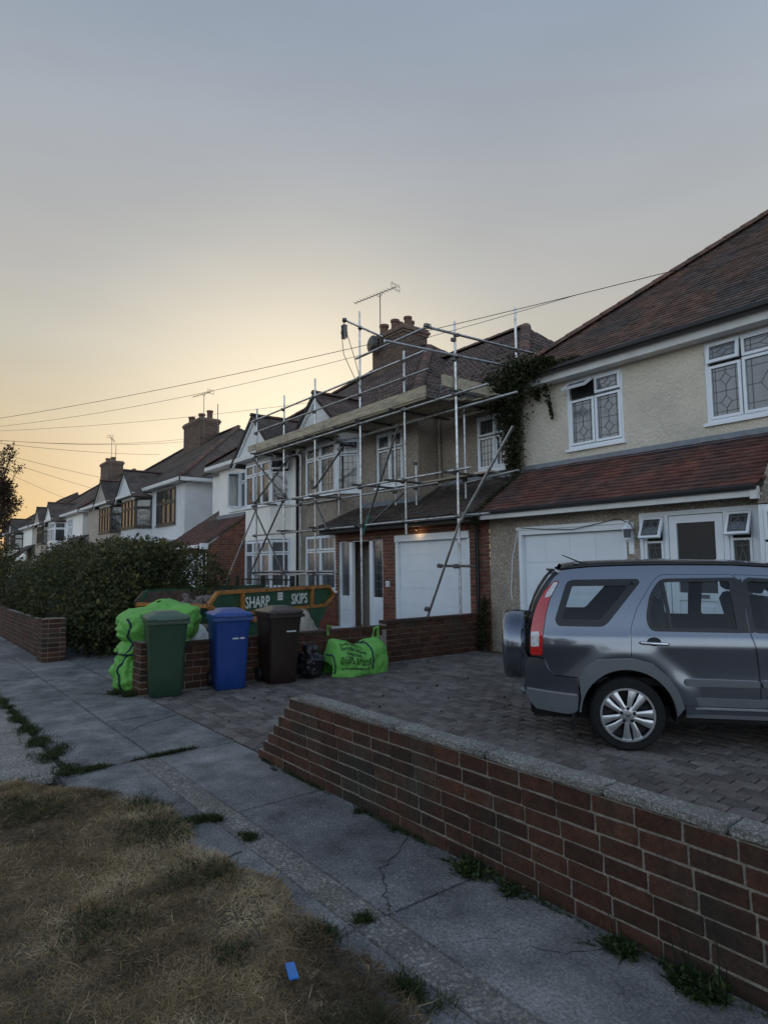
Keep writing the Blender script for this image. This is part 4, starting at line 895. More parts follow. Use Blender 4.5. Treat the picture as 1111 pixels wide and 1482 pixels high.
# its red brick side extension
b = MB(); wall_panel(b, (-24, 7.6, 0), X_, FN, 5.6, 2.12, [(3.2, 0, 4.65, 1.98), (4.72, 0, 5.5, 2.02)], .08)
b.add([(-18.4, 7.6, 0), (-18.4, 8.8, 0), (-18.4, 8.8, 3.1), (-18.4, 7.6, 2.2)], [(0, 1, 2, 3)])
b.build('extension_wall', M['mortar'], h2)
f = MB()
for j in range(41):
    z = j*.075; yr0 = 7.6
    if z > 3.0: break
    ys = max(7.6, 7.6+(z+.07-2.2)*1.2/.9) if z > 2.13 else 7.6
    a = -(.105 if j % 2 else 0)
    while a < 1.2:
        a0, a1 = max(a, ys-7.6)+.005, min(a+.21, 1.2)-.005
        if a1-a0 > .02: f.fbox((-18.4, 7.6, z), Y_, X_, a0+.003, a1-.003, .008, .067, -.01, .012+R.uniform(-.003, .003))
        a += .21
    if z < 2.05:
        for s0, s1 in ((2.4, 3.2), (4.65, 4.72), (5.5, 5.6)) if z < 1.93 else ((2.4, 5.6),):
            a = s0-(.105 if j % 2 else 0)
            while a < s1:
                a0, a1 = max(a, s0)+.005, min(a+.21, s1)-.005
                if a1-a0 > .02: f.fbox((-24, 7.6, z), X_, FN, a0+.003, a1-.003, .008, .067, -.01, .012)
                a += .21
f.build('extension_brickwork', M['brick_red'], h2, kind='stuff')
gdoor(h2, -20.8, -19.36, 7.62, 1.97, 1, 5)
d = MB().fbox((-19.28, 7.62, 0), X_, FN, 0, .78, 0, 2.0, -.06, -.02).fbox((-19.28, 7.62, 0), X_, FN, .08, .35, .2, 1.8, -.03, 0).fbox((-19.28, 7.62, 0), X_, FN, .43, .7, .2, 1.8, -.03, 0).build('side_door', M['upvc'], h2)
link('pane', MB().fbox((-19.28, 7.62, 0), X_, FN, .45, .55, 1.0, 1.7, -.02, .005).fbox((-19.28, 7.62, 0), X_, FN, .25, .33, 1.0, 1.7, -.02, .005).mesh('pane', M['glass']), d)
ea = math.atan2(.93, 1.36)
roof_plane(h2, (-21.75, 7.4, 2.2), X_, (0, math.cos(ea), math.sin(ea)), [(0, 0), (3.4, 0), (3.4, 1.62), (1.35, 1.62), (1.35, 3.4), (0, 3.4)], 'strip', 'tile_brown', .1)
e2 = MB()
for j in range(16):
    for i in range(22):
        a0 = .158*i+(.079 if j % 2 else 0)
        if a0+.15 < 3.4:
            o = V((-21.75+a0, 7.4, 2.21))+V((0, math.cos(ea), math.sin(ea)))*(.1*j); nn = V((0, -math.sin(ea), math.cos(ea))); s_ = V((0, math.cos(ea), math.sin(ea))); h_ = .012+R.uniform(0, .006)
            e2.add([o+nn*h_, o+X_*.15+nn*h_, o+X_*.15+s_*.13+nn*.004, o+s_*.13+nn*.004, o, o+X_*.15], [(0, 1, 2, 3), (4, 5, 1, 0)])
e2.build('extension_tiles', M['tile_red'], h2, kind='stuff')
MB().box(-21.7, 7.36, 2.1, -18.33, 7.4, 2.2).box(-18.42, 7.34, 2.06, -18.3, 7.55, 2.24).build('extension_fascia', M['upvc'], h2)
MB().bar((-18.34, 7.4, 2.2), (-18.34, 8.8, 3.16), .05, .08).build('verge_board', M['tile_brown'], h2)
pipe(h2, [(-18.5, 7.36, 2.12), (-18.5, 7.52, 1.95), (-18.5, 7.54, 0)], .035)
MB().box(-20.4, 8.72, 3.1, -18.35, 8.8, 3.24).build('lead_flashing', M['lead'], h2)
# ================================================================== further pairs down the street
def far_house(cx, side, W, label, wall_m, low_m, fm, bayx, barge='white_wood', win=None, dormer=False, hipz=3.15, net=False, recess=None, split=None):
    h = empty('house', (cx+side*W/2, 8.8, 0), label, 'house')
    x0, x1 = sorted((cx, cx+side*W)); b = MB()
    b.box(x0, 8.8, 0, x1, 17, 4.9); b.build('wall', M[wall_m], h)
    fb = bay(h, bayx-1.35, bayx+1.35, 8.8, 8.2, (.35, .35), [(0, .95, low_m), (2.2, 3.25, low_m), (4.5, 4.72, barge)], 4.7, 'fascia')
    bay_windows(h, fb, 3.25, 1.25, 4, .4, fm=fm, fr=.06); bay_windows(h, fb, .95, 1.25, 4, .4, fm=fm, fr=.06)
    gable(h, bayx, 1.2, 7.95, 4.7, 5.75, 9.8, wall_m, 'tile_far', board=barge)
    if win: window(h, (win[0], 8.8, win[1]), X_, FN, win[2], win[3], [(win[2]*i/4+.02, .04, win[2]*(i+1)/4-.02, win[3]*.6) for i in range(4)]+[(win[2]*i/4+.02, win[3]*.62, win[2]*(i+1)/4-.02, win[3]-.04) for i in range(4)], fm=fm, lead=lead_cross if fm == 'dark_wood' else None, dep=.03)
    e = cx+side*(W+.35); u = -side
    ol = W+.35
    if side > 0:
        roof_plane(h, (cx, 8.5, 4.95), X_, (0, math.cos(pr_), math.sin(pr_)), [(0, 0), (ol, 0), (ol-4.3, la_), (0, la_)], 'strip', 'tile_far', .1)
        roof_plane(h, (e, 8.5, 4.95), Y_, (-math.cos(pr_), 0, math.sin(pr_)), [(0, 0), (8.6, 0), (4.3, la_)], 'strip', 'tile_far', .1)
    else:
        roof_plane(h, (e, 8.5, 4.95), X_, (0, math.cos(pr_), math.sin(pr_)), [(0, 0), (ol, 0), (ol, la_), (4.3, la_)], 'strip', 'tile_far', .1)
        roof_plane(h, (e, 17.1, 4.95), -Y_, (math.cos(pr_), 0, math.sin(pr_)), [(0, 0), (8.6, 0), (4.3, la_)], 'strip', 'tile_far', .1)
    roof_plane(h, (max(cx, e), 17.1, 4.95), -X_, (0, -math.cos(pr_), math.sin(pr_)), [(0, 0), (ol, 0), (ol-(4.3 if side < 0 else 0), la_), (4.3 if side > 0 else 0, la_)], 'strip', 'tile_far', .1)
    hip_line(h, (e, 8.5, 5.0), (e-side*4.3, 12.8, 8.14), .11, single=False); hip_line(h, (e-side*4.3, 12.8, 8.14), (cx, 12.8, 8.14), .11, single=False, name='ridge_tile')
    xa, xb = sorted((cx, e)); MB().box(xa, 8.44, 4.8, xb, 8.48, 4.93).box(xa, 8.48, 4.78, xb, 8.8, 4.8).build('fascia', M['white_wood'], h)
    if side > 0: MB().box(e-.04, 8.44, 4.8, e, 17, 4.93).box(x1, 8.5, 4.78, e-.04, 17, 4.8).build('side_fascia', M['white_wood'], h)
    return h
g1 = far_house(-31, 1, 7.4, 'pale grey rendered house with dark framed windows and a tall chimney beyond the white house', 'grey_render', 'grey_render', 'dark_wood', -28.75, win=(-26.75, 3.25, 2.2, 1.45))
chimney(g1, -32.2, -30.0, 11.9, 12.9, 7.2, 8.95, [(-31.9, 12.2, .16, .4), (-31.3, 12.5, .16, .5), (-30.8, 12.3, .15, .36), (-30.25, 12.5, .15, .45)], brick=True)
aerial(g1, -29.8, 12.0, 7.2, 10.1, 1.3, rad(20), n=8); MB().tube([(-29.5, 12.6, 7.2), (-29.5, 12.6, 9.6)], .02, 6).build('mast', M['steel_dark'], g1)
MB().box(-24, 8.2, 2.5, -26.5, 8.8, 2.6).build('porch_canopy', M['white_wood'], g1)
g2 = far_house(-31, -1, 7.4, 'brown house with dark bay window and pale gable, paired with the grey house', 'beige_render', 'beige_render', 'dark_wood', -32.6)
g3 = far_house(-47.5, 1, 7.8, 'white painted house with white bay windows further down the street', 'white_render', 'white_render', 'upvc', -45.4, win=(-43.3, 3.3, 1.2, 1.3))
chimney(g3, -48.7, -46.6, 11.9, 12.9, 7.2, 9.1, [(-48.3, 12.3, .17, .4), (-47.7, 12.5, .17, .42)], brick=False)
aerial(g3, -46.3, 12, 7.2, 10.6, 1.6, rad(-25), n=7); MB().tube([(-46.0, 12.2, 8), (-45.2, 12.0, 10.0)], .02, 6).build('mast', M['steel_dark'], g3)
g4 = far_house(-47.5, -1, 7.4, 'brown house with a dark framed bay beyond the white painted one', 'beige_render', 'beige_render', 'dark_wood', -49.3)
g5 = far_house(-63.5, 1, 7.4, 'distant house with half-timbered white gable under a big dark roof', 'white_render', 'white_render', 'dark_wood', -61.5)
MB().box(-62.9, 7.9, 3.2, -62.75, 7.97, 5.2).box(-60.6, 7.9, 3.2, -60.45, 7.97, 5.2).box(-61.75, 7.9, 3.2, -61.6, 7.97, 5.5).build('timber', M['dark_wood'], g5)
g6 = far_house(-63.5, -1, 7.4, 'last visible house of the street, half hidden by the tree', 'beige_render', 'beige_render', 'dark_wood', -65.5)
# lean-to porches filling the gaps between pairs
for h, x0, x1, z1 in ((g3, -42, -38.4, 3.3), (g5, -58.5, -54.8, 3.3)):
    MB().box(x0, 7.4, 0, x1, 8.79, 2.2).build('porch_wall', M['beige_render'], h)
    roof_plane(h, (x0-.2, 7.2, 2.25), X_, (0, .8, .6), [(0, 0), (x1-x0+.4, 0), (x1-x0+.4, 2.0), (0, 2.0)], 'strip', 'tile_dark', .1)
# ================================================================== scaffolding
sf = empty('scaffolding', (-11.8, 7.85, 0), 'galvanised tube scaffolding with a boarded platform round the brown pebbledashed house', 'scaffolding')
FY = 7.85
def tb(name, p, q, m='steel', r=.0235, lab=None):
    o = MB().tube([p, q], r, 10).build(name, M[m], sf, angle=50)
    if lab: o['label'] = lab
    return o
cps = []
def cp(x, y, z): cps.append((x, y, z))
for x, z0, z1 in ((-15.72, 0, 5.86), (-14.2, 0, 5.9), (-12.7, 0, 5.97), (-10.87, 0, 7.02), (-9.39, 2.1, 5.72), (-7.96, .0, 5.87)):
    tb('standard', (x, FY, z0), (x, FY, z1))
    for z in ((1.33, 2.35, 3.16, 4.53, 5.16, 5.52) if x < -12 else (2.35, 3.16, 4.53, 5.16, 5.52)): cp(x, FY-.035, z)
    if z0 == 0: MB().box(x-.075, FY-.075, 0, x+.075, FY+.075, .008).build('base_plate', M['steel_dark'], sf)
MB().tube([(-15.72+.06, FY, 0), (-15.72+.06, FY, 2.2)], .0235, 10).build('standard', M['steel'], sf)
for (x, y, z0, z1) in ((-9.88, 8.55, 2.74, 3.66), (-10.65, 8.62, 2.8, 4.5), (-12.43, 8.34, 2.7, 4.5), (-8.46, 8.55, 2.75, 4.45), (-14.2, 8.34, 0, 4.5)):
    tb('inner_standard', (x, y, z0), (x, y, z1)); cp(x, y-.03, 3.1); cp(x, y-.03, z1-.05)
fy = FY-.047
tb('ledger', (-15.85, fy, 2.36), (-11.05, fy, 2.34)); tb('ledger', (-10.62, fy, 2.35), (-7.2, fy, 2.35))
tb('ledger', (-15.8, fy, 1.31), (-11.9, fy, 1.33)); tb('ledger', (-15.8, FY+.047, 1.39), (-11.9, FY+.047, 1.39))
tb('ledger', (-15.75, fy, 3.19), (-7.6, fy, 3.165)); tb('ledger', (-15.2, 8.36, 3.1), (-9.0, 8.36, 3.1)); tb('ledger', (-9.6, 8.42, 3.1), (-8.72, 8.42, 3.12), 'board', .026, 'short yellowish ledger end')
tb('ledger', (-8.3, 8.4, 3.02), (-7.05, 8.4, 3.1))
tb('ledger', (-15.75, fy, 4.53), (-7.15, fy, 4.52)); tb('ledger', (-15.5, 8.36, 4.46), (-7.0, 8.36, 4.44))
tb('guard_rail', (-16.02, fy, 5.53), (-8.7, fy, 5.53)); tb('guard_rail', (-15.6, fy, 5.19), (-8.63, fy, 5.16))
for x in (-15.6, -14.1, -12.8, -11.6, -10.75, -9.6, -8.5, -7.9):
    tb('transom', (x, 7.6, 4.57), (x, 9.25 if x > -9.9 else 8.75, 4.57), 'steel_dark')
for x, y0, y1, z in ((-15.6, 7.7, 8.4, 3.22), (-14.1, 7.6, 8.38, 3.22), (-12.6, 7.6, 8.38, 3.13), (-10.8, 7.55, 8.75, 3.2), (-9.5, 7.4, 8.75, 3.14), (-8.0, 7.5, 9.3, 3.12), (-14.1, 7.6, 8.38, 2.4), (-12.6, 7.6, 8.3, 2.4), (-15.65, 7.6, 8.3, 1.36), (-14.15, 7.6, 8.3, 1.36), (-12.65, 7.6, 8.3, 1.36)):
    tb('transom', (x, y0, z), (x, y1, z), 'steel_dark'); cp(x, FY, z)
by = FY-.085
for p, q in (((-15.78, 4.45), (-14.1, 3.32)), ((-15.75, 3.25), (-13.85, 4.25)), ((-15.75, 3.15), (-14.1, 1.38)), ((-15.95, 1.4), (-14.05, 3.3)), ((-12.66, 3.34), (-11.55, 4.08)), ((-12.58, 3.0), (-12.08, 2.36))):
    tb('brace', (p[0], by+(.05 if q[1] > p[1] else 0), p[1]), (q[0], by+(.05 if q[1] > p[1] else 0), q[1]), 'steel_dark'); cp(p[0], by, p[1]); cp(q[0], by, q[1])
tb('brace', (-10.97, 7.9, 2.04), (-10.66, 7.9, 2.56), 'green_paint', .024, 'green painted end of the long brace'); tb('brace', (-10.66, 7.9, 2.56), (-9.66, 7.9, 4.25), 'steel_dark'); tb('brace', (-10.9, 7.95, 2.28), (-9.92, 8.3, 3.02), 'steel_dark')
tb('raker', (-15.62, 7.8, 3.1), (-16.72, 7.4, 1.0)); tb('raker', (-16.72, 7.4, 1.0), (-17.2, 7.2, 0))
tb('raker', (-8.95, 7.7, 0), (-7.72, 7.72, 2.4)); tb('raker', (-7.72, 7.66, 2.24), (-6.55, 7.7, 3.68))
tb('tie', (-8.47, 7.8, 1.49), (-7.55, 7.8, 1.48), 'steel_dark'); cp(-8.35, 7.74, 1.49); cp(-7.98, 7.78, 1.48); cp(-7.7, 7.68, 2.34); cp(-8.62, 7.66, .72)
# return at the right-hand end and the high gin beam
tb('standard', (-7.95, 9.5, 5.0), (-7.95, 9.5, 6.53)); tb('guard_rail', (-7.9, 7.1, 5.58), (-7.9, 10.2, 5.69)); tb('guard_rail', (-7.9, 6.2, 5.14), (-7.9, 9.9, 5.31)); cp(-7.92, FY, 5.6); cp(-7.92, FY, 5.22); cp(-7.93, 9.5, 5.3); cp(-7.93, 9.5, 5.66)
tb('guard_rail', (-10.1, 7.2, 5.63), (-7.85, 7.16, 5.6)); cp(-7.9, 7.16, 5.6); cp(-7.9, 7.12, 5.6)
tb('gin_beam', (-10.6, 7.25, 6.6), (-11.05, 8.6, 6.67)); cp(-10.82, 7.83, 6.63); cp(-10.6, 7.27, 6.6)
c = MB()
for x, y, z in cps:
    c.box(x-.04, y-.04, z-.035, x+.04, y+.045, z+.035).box(x-.015, y-.07, z-.02, x+.03, y-.04, z+.02)
for k, (x, y, z) in enumerate(cps[:0]): pass
M_c = [box_mesh('coupler', M['steel_dark'], .085, .09, .07, .012) for _ in range(2)]
for x, y, z in cps:
    o = link('coupler', R.choice(M_c), sf); o.location = (x, y, z); o.rotation_euler = (R.uniform(-.3, .3), R.uniform(-.3, .3), R.uniform(0, 3))
# boards: platform, toe boards
def brd(x0, x1, y0, y1, z0, z1, name='scaffold_board', ry=0):
    me = box_mesh(name, M['board'], x1-x0, y1-y0, z1-z0, .003); o = link(name, me, sf); o.location = ((x0+x1)/2, (y0+y1)/2, (z0+z1)/2+R.uniform(-.003, .003)); o.rotation_euler = (0, R.gauss(0, .002), R.gauss(0, .003)); return o
for k in range(4):
    y = 7.78+k*.222
    if k == 0 or True:
        if k < 2: brd(-15.85, -12.1, y, y+.215, 4.6, 4.638)
        else: brd(-15.85+.3, -12.5, y-.02 if k == 3 else y, y+.19, 4.6, 4.638) if k == 2 else None
        brd(-12.08 if k < 2 else -12.0, -8.6+.1*k, y, y+.215, 4.6, 4.638)
for k in range(7): brd(-9.9+.15*(k % 2), -7.75, 8.66+k*.1 if False else 8.62+k*.0, 8.62+.2, 4.6, 4.638) if k == 0 else None
brd(-9.7, -7.8, 8.86, 9.07, 4.6, 4.638); brd(-9.5, -7.7, 9.08, 9.29, 4.6, 4.638)
brd(-15.6, -12.2, 7.755, 7.793, 4.635, 4.84, 'toe_board'); brd(-12.18, -8.68, 7.755, 7.793, 4.635, 4.85, 'toe_board')
brd(-8.07, -8.03, 7.6, 9.5, 4.66, 4.87, 'toe_board'); brd(-16.05, -15.62, 7.74, 7.775, 4.68, 4.84, 'toe_board')
brd(-9.6, -7.6, 8.32, 8.53, 3.125, 3.16); 
# gin wheel and its rope
gw = empty('gin_wheel', (-10.62, 7.27, 6.4), 'dark gin wheel pulley and rope hanging from the high scaffold tube', 'pulley')
MB().lathe([(.03, -.035), (.065, -.035), (.075, -.02), (.055, 0), (.075, .02), (.065, .035), (.03, .035)], (-10.64, 7.29, 6.34), 'x', 16).build('wheel', M['black_plastic'], gw, angle=40)
MB().tube([(-10.64, 7.29, 6.6), (-10.64, 7.29, 6.5)], .012, 6).bar((-10.6, 7.29, 6.5), (-10.6, 7.29, 6.22), .09, .014, (1, 0, 0)).bar((-10.68, 7.29, 6.5), (-10.68, 7.29, 6.22), .09, .014, (1, 0, 0)).box(-10.69, 7.245, 6.48, -10.59, 7.335, 6.51).build('hanger', M['steel_dark'], gw)
MB().tube([(-10.64, 7.22, 6.34), (-10.68, 7.3, 5.9), (-10.76, 7.6, 5.52), (-10.8, 7.82, 5.3)], .008, 5).tube([(-10.64, 7.36, 6.34), (-10.72, 7.6, 5.9), (-10.78, 7.75, 5.6), (-10.8, 7.82, 5.3)], .008, 5).tube([(-10.75, 7.8, 5.3), (-10.4, 8.0, 5.25), (-10.42, 8.0, 4.75)], .008, 5).build('rope', M['board'], gw)
# ================================================================== iron railing in front of the white house
rl = empty('railing', (-13.2, 6.5, 0), 'black iron railing in front of the white bay, just above the skip', 'railing')
MB().box(-14.0, 6.49, 1.22, -11.4, 6.51, 1.25).box(-14.0, 6.49, .3, -11.4, 6.51, .33).build('rail', M['gutter'], rl)
for i in range(14): MB().box(-13.9+i*.185, 6.493, .33, -13.886+i*.185, 6.507, 1.22).build('baluster', M['gutter'], rl)
for x in (-14.0, -12.7, -11.4): MB().box(x-.04, 6.46, 0, x+.04, 6.54, 1.32).build('post', M['gutter'], rl)
# ================================================================== skip
M['skip_green'] = mat('skip_green_paint', (.014, .07, .03), .5, .3, 7, (.04, .05, .025), (.56, .72), 6, bump=.2, bscale=40, local=True)
M['skip_orange'] = mat('skip_orange_paint', (.36, .15, .03), .55, .3, 7, (.12, .06, .03), (.55, .68), 9, bump=.2, bscale=40, local=True)
M['sign_white'] = mat('stencil_white', (.66, .68, .66), .6, .18, 18, local=True)
SAZ = math.atan2(.921, -.389)
sk = empty('skip', (-11.12, 5.3, 0), 'green builders skip with orange ribs lettered SHARP SKIPS standing behind the bins', 'skip', rz=SAZ)
M['rust'] = mat('rusty_steel', (.07, .05, .038), .8, .35, 9, (.12, .075, .045), (.5, .65), 5, local=True)
prof = [(-1.0, .06), (1.05, .06), (1.72, .9), (1.56, 1.135), (-1.56, 1.135), (-1.72, .9)]
b = MB()
for y, s in ((-.8, -1), (.8, 1)):
    b.prism(prof, lambda a, z, d: (a, d, z), y-.02, y+.02)
for (a, z0), (c_, z1) in ((prof[0], prof[1]), (prof[1], prof[2]), (prof[5], prof[0])):
    b.add([(a, -.8, z0), (c_, -.8, z1), (c_, .8, z1), (a, .8, z0)], [(0, 1, 2, 3)])
b.build('hull', M['skip_green'], sk, local=True)
MB().prism([(-.98, .08), (1.03, .08), (1.68, .9), (1.53, 1.1), (-1.53, 1.1), (-1.68, .9)], lambda a, z, d: (a, d, z), .755, .775).prism([(-.98, .08), (1.03, .08), (1.68, .9), (1.53, 1.1), (-1.53, 1.1), (-1.68, .9)], lambda a, z, d: (a, d, z), -.775, -.755).build('rusty_inside', M['rust'], sk, local=True)
for y in (-.845, .845):
    f = MB(); s = 1 if y < 0 else -1
    for p, q in (((-1.56, 1.1), (1.56, 1.1)), ((-1.45, .73), (1.45, .73)), ((-1.58, 1.1), (-1.76, .92)), ((-1.76, .92), (-1.45, .73)), ((1.58, 1.1), (1.76, .92)), ((1.76, .92), (1.45, .73)), ((-.98, .73), (-.98, 1.1)), ((1.0, .73), (1.0, 1.1))):
        f.bar((p[0], y, p[1]), (q[0], y, q[1]), .05, .06, (0, 1, 0) if False else (0, 0, 1) if abs(p[1]-q[1]) < .01 else (0, 1, 0))
    f.build('rib_frame', M['skip_orange' if y < 0 else 'rust'], sk, local=True)
f = MB()
for y in (-.83, .83): f.bar((-1.74, y, .9), (-1.0, y, .06), .06, .06, (0, 1, 0))
f.bar((-1.74, -.8, .9), (-1.74, .8, .9), .06, .06).bar((1.74, -.8, .9), (1.74, .8, .9), .06, .06); f.build('end_rib', M['skip_orange'], sk, local=True)
def text_mesh(s, size, ext=.003, spacing=1.0, bold=0):
    cu = bpy.data.curves.new('t', 'FONT'); cu.body = s; cu.size = size; cu.extrude = ext; cu.align_x = 'CENTER'; cu.space_character = spacing; cu.offset = bold; cu.resolution_u = 3
    o = bpy.data.objects.new('t', cu); COL.objects.link(o); bpy.context.view_layer.update()
    me = bpy.data.meshes.new_from_object(o.evaluated_get(bpy.context.evaluated_depsgraph_get())); bpy.data.objects.remove(o); return me
def flat_text(name, s, size, m, parent, loc, rot, sx=1, **k):
    me = text_mesh(s, size, **k); me.name = name; me.materials.clear(); me.materials.append(m)
    o = link(name, me, parent, local=True); o.location = loc; o.rotation_euler = rot; o.scale = (sx, 1, 1); return o
flat_text('lettering', 'SHARP', .27, M['sign_white'], sk, (-.58, -.832, .81), (rad(90), 0, 0), .8, bold=.004)
flat_text('lettering', 'SKIPS', .27, M['sign_white'], sk, (.62, -.832, .81), (rad(90), 0, 0), .8, bold=.004)
ng = MB()
for i in range(3):
    for j in range(3): ng.box(-.03+i*.05, -.835, .9+j*.05, .012+i*.05, -.825, .942+j*.05)
ng.build('notice', M['sign_white'], sk, local=True)
for y in (-.86, .86):
    for x in (-.75, .75): MB().lathe([(.05, -.07), (.05, .07)], (x, y, .62), 'y', 10).build('lifting_lug', M['skip_orange'], sk, local=True)
M['rubble'] = mat('builders_rubble', (.16, .135, .115), .95, .4, 14, (.32, .29, .26), (.58, .7), 9, bump=.8, bscale=40)
def lumps(name, cx, cy, zf, n, s, m, label=None, cat=None, parent=None):
    b = MB()
    for _ in range(n):
        x, y = cx(), cy(); r = s*R.uniform(.5, 1.4); z = zf(x, y)
        q = [V((R.gauss(0, 1), R.gauss(0, 1), R.gauss(0, 1))).normalized()*r*R.uniform(.7, 1.1) for _ in range(6)]
        bm = bmesh.new()
        for k in q: bm.verts.new(k+V((x, y, z)))
        try: bmesh.ops.convex_hull(bm, input=bm.verts[:])
        except Exception: pass
        bm.verts.index_update(); b.add([v.co for v in bm.verts], [tuple(v.index for v in f.verts) for f in bm.faces]); bm.free()
    return b, m
b, m = lumps('rubble', lambda: R.uniform(-1.4, 1.4), lambda: R.uniform(-.72, .72), lambda x, y: .92+.14*noise.noise((x, y, 2)), 240, .11, 'rubble')
b.build('rubble', M['rubble'], sk, local=True, kind='stuff')
MB().box(-1.45, -.78, .5, 1.45, .78, .9).build('fill', M['rubble'], sk, local=True)
# ================================================================== wheelie bins
def wheelie_bin(name, label, loc, rz, body, lid, mark, s=1.0):
    t = empty(name, loc, label, 'bin', 'wheelie bins in front of the divider wall', rz=rz)
    bw, bd, tw, td, h = .36*s, .42*s, .47*s, .56*s, .9*s
    def ring(w, d, z, r=.04, oy=0):
        pts = []
        for cx, cy, a0 in ((w/2-r, -d/2+r, -90), (w/2-r, d/2-r, 0), (-w/2+r, d/2-r, 90), (-w/2+r, -d/2+r, 180)):
            for k in range(4): a = rad(a0+k*30); pts.append((cx+math.cos(a)*r, cy+math.sin(a)*r+oy, z))
        return pts
    def loft(rings, cap0=True, cap1=True):
        b = MB(); n = len(rings[0]); vs = [p for r in rings for p in r]
        fs = [(i*n+k, i*n+(k+1) % n, (i+1)*n+(k+1) % n, (i+1)*n+k) for i in range(len(rings)-1) for k in range(n)]
        if cap0: fs.append(tuple(range(n-1, -1, -1)))
        if cap1: fs.append(tuple((len(rings)-1)*n+k for k in range(n)))
        b.add(vs, fs); return b
    oy = lambda z: .0-.03*(z/h)
    rs = [ring(bw-.03, bd-.03, .0, .03), ring(bw, bd, .02, .04)]
    for z in (.25, .5, .75): rs.append(ring(bw+(tw-.03-bw)*z/h*s, bd+(td-.03-bd)*z/h*s, z*s, .045, oy(z*s)))
    rs += [ring(tw-.03, td-.03, h-.06, .045, oy(h)), ring(tw, td, h-.055, .045, oy(h)), ring(tw+.005, td+.005, h, .045, oy(h))]
    loft(rs).build('body', body, t, local=True, angle=40)
    rb = MB()
    rb.box(-tw/2-.012, -td/2-.042, h-.05, tw/2+.012, -td/2-.022, h-.012).build('rim', body, t, local=True)
    ld = loft([ring(tw+.02, td+.03, h+.004, .05, oy(h)), ring(tw+.02, td+.03, h+.025, .05, oy(h)), ring(tw-.02, td-.02, h+.045, .05, oy(h)), ring(tw-.14, td-.16, h+.058, .05, oy(h)), ring(tw-.2, td-.22, h+.085, .05, oy(h)+.02), ring(tw-.24, td-.3, h+.09, .05, oy(h)+.02)])
    l = ld.build('lid', lid, t, local=True, angle=45)
    link('lid_grip', MB().box(-.14*s, -td/2-.065, h+.0, .14*s, -td/2-.02, h+.022).mesh('lid_grip', lid), l, local=True)
    hb = MB().tube([(-tw/2+.04, td/2-.02, h-.02), (-tw/2+.04, td/2+.06, h+.0), (tw/2-.04, td/2+.06, h+.0), (tw/2-.04, td/2-.02, h-.02)], .016, 8); hb.build('handle', body, t, local=True, angle=60)
    for sx in (-1, 1):
        MB().lathe([(.03, -.022), (.08, -.024), (.095, -.012), (.095, .012), (.08, .024), (.03, .022)], (sx*(bw/2+.02), bd/2-.02, .095), 'x', 20).build('wheel', M['black_plastic'], t, local=True, angle=40)
    if mark:
        q = MB(); yy = lambda z: -(bd+(td-.03-bd)*z/h)/2-.03*z/h-.004
        for k in range(mark[0]):
            if k == mark[4]: continue
            x = mark[2]-.06+k*.015; z = mark[3]
            q.box(x, yy(z)-.003, z, x+.01, yy(z)+.004, z+.016+.004*(k % 2))
        q.build('marking', M['sign_white'], t, local=True)
    return t
pl = lambda n, c, r=.38: mat(n, c, r, .12, 6, bump=.1, bscale=160, local=True)
M['bin_green'] = pl('dark_green_plastic', (.022, .05, .03)); M['bin_green_lid'] = pl('green_lid_skylit', (.07, .12, .085), .5)  # all lids lighter than their bodies: sky reflection put into the colour
M['bin_blue'] = pl('blue_plastic', (.01, .042, .19)); M['bin_blue_lid'] = pl('blue_lid_skylit', (.02, .065, .26))
M['bin_brown'] = pl('brown_plastic', (.024, .015, .012)); M['bin_brown_lid'] = pl('brown_lid_skylit', (.05, .036, .03), .34)
def face(a): return rad(90)+rad(a)   # local -y towards azimuth a
def bloc(fx, fy, a): return (fx-math.cos(rad(a))*.22, fy-math.sin(rad(a))*.22, 0)
wheelie_bin('wheelie_bin', 'dark green wheelie bin, the nearest of the three, beside the green bulk bag', bloc(-7.54, 2.63, -11), face(-11), M['bin_green'], M['bin_green_lid'], None)
wheelie_bin('wheelie_bin', 'blue wheelie bin between the green and the brown one', bloc(-7.46, 3.4, -12), face(-12), M['bin_blue'], M['bin_blue_lid'], (10, 0, .06, .62, 5))
wheelie_bin('wheelie_bin', 'dark brown wheelie bin standing beside the black bin bag', bloc(-7.4, 4.1, -6), face(-6), M['bin_brown'], M['bin_brown_lid'], (9, 0, .07, .66, -1))
# ================================================================== bulk bags
M['bag'] = mat('woven_green_bag', (.15, .44, .08), .6, .12, 5, bump=.5, bscale=28, bump2=.2, b2scale=260)
M['print'] = mat('black_print', (.008, .012, .01), .6, .1, 8)
M['strap'] = mat('blue_strap', (.014, .025, .06), .7, .15, 8)
def wr(p, a, f): return a*(noise.noise(V(p)*f)+.5*noise.noise(V(p)*f*2.3+V((7, 1, 3)))+.8*abs(noise.noise(V(p)*f*1.4+V((2, 9, 4))))-.3)
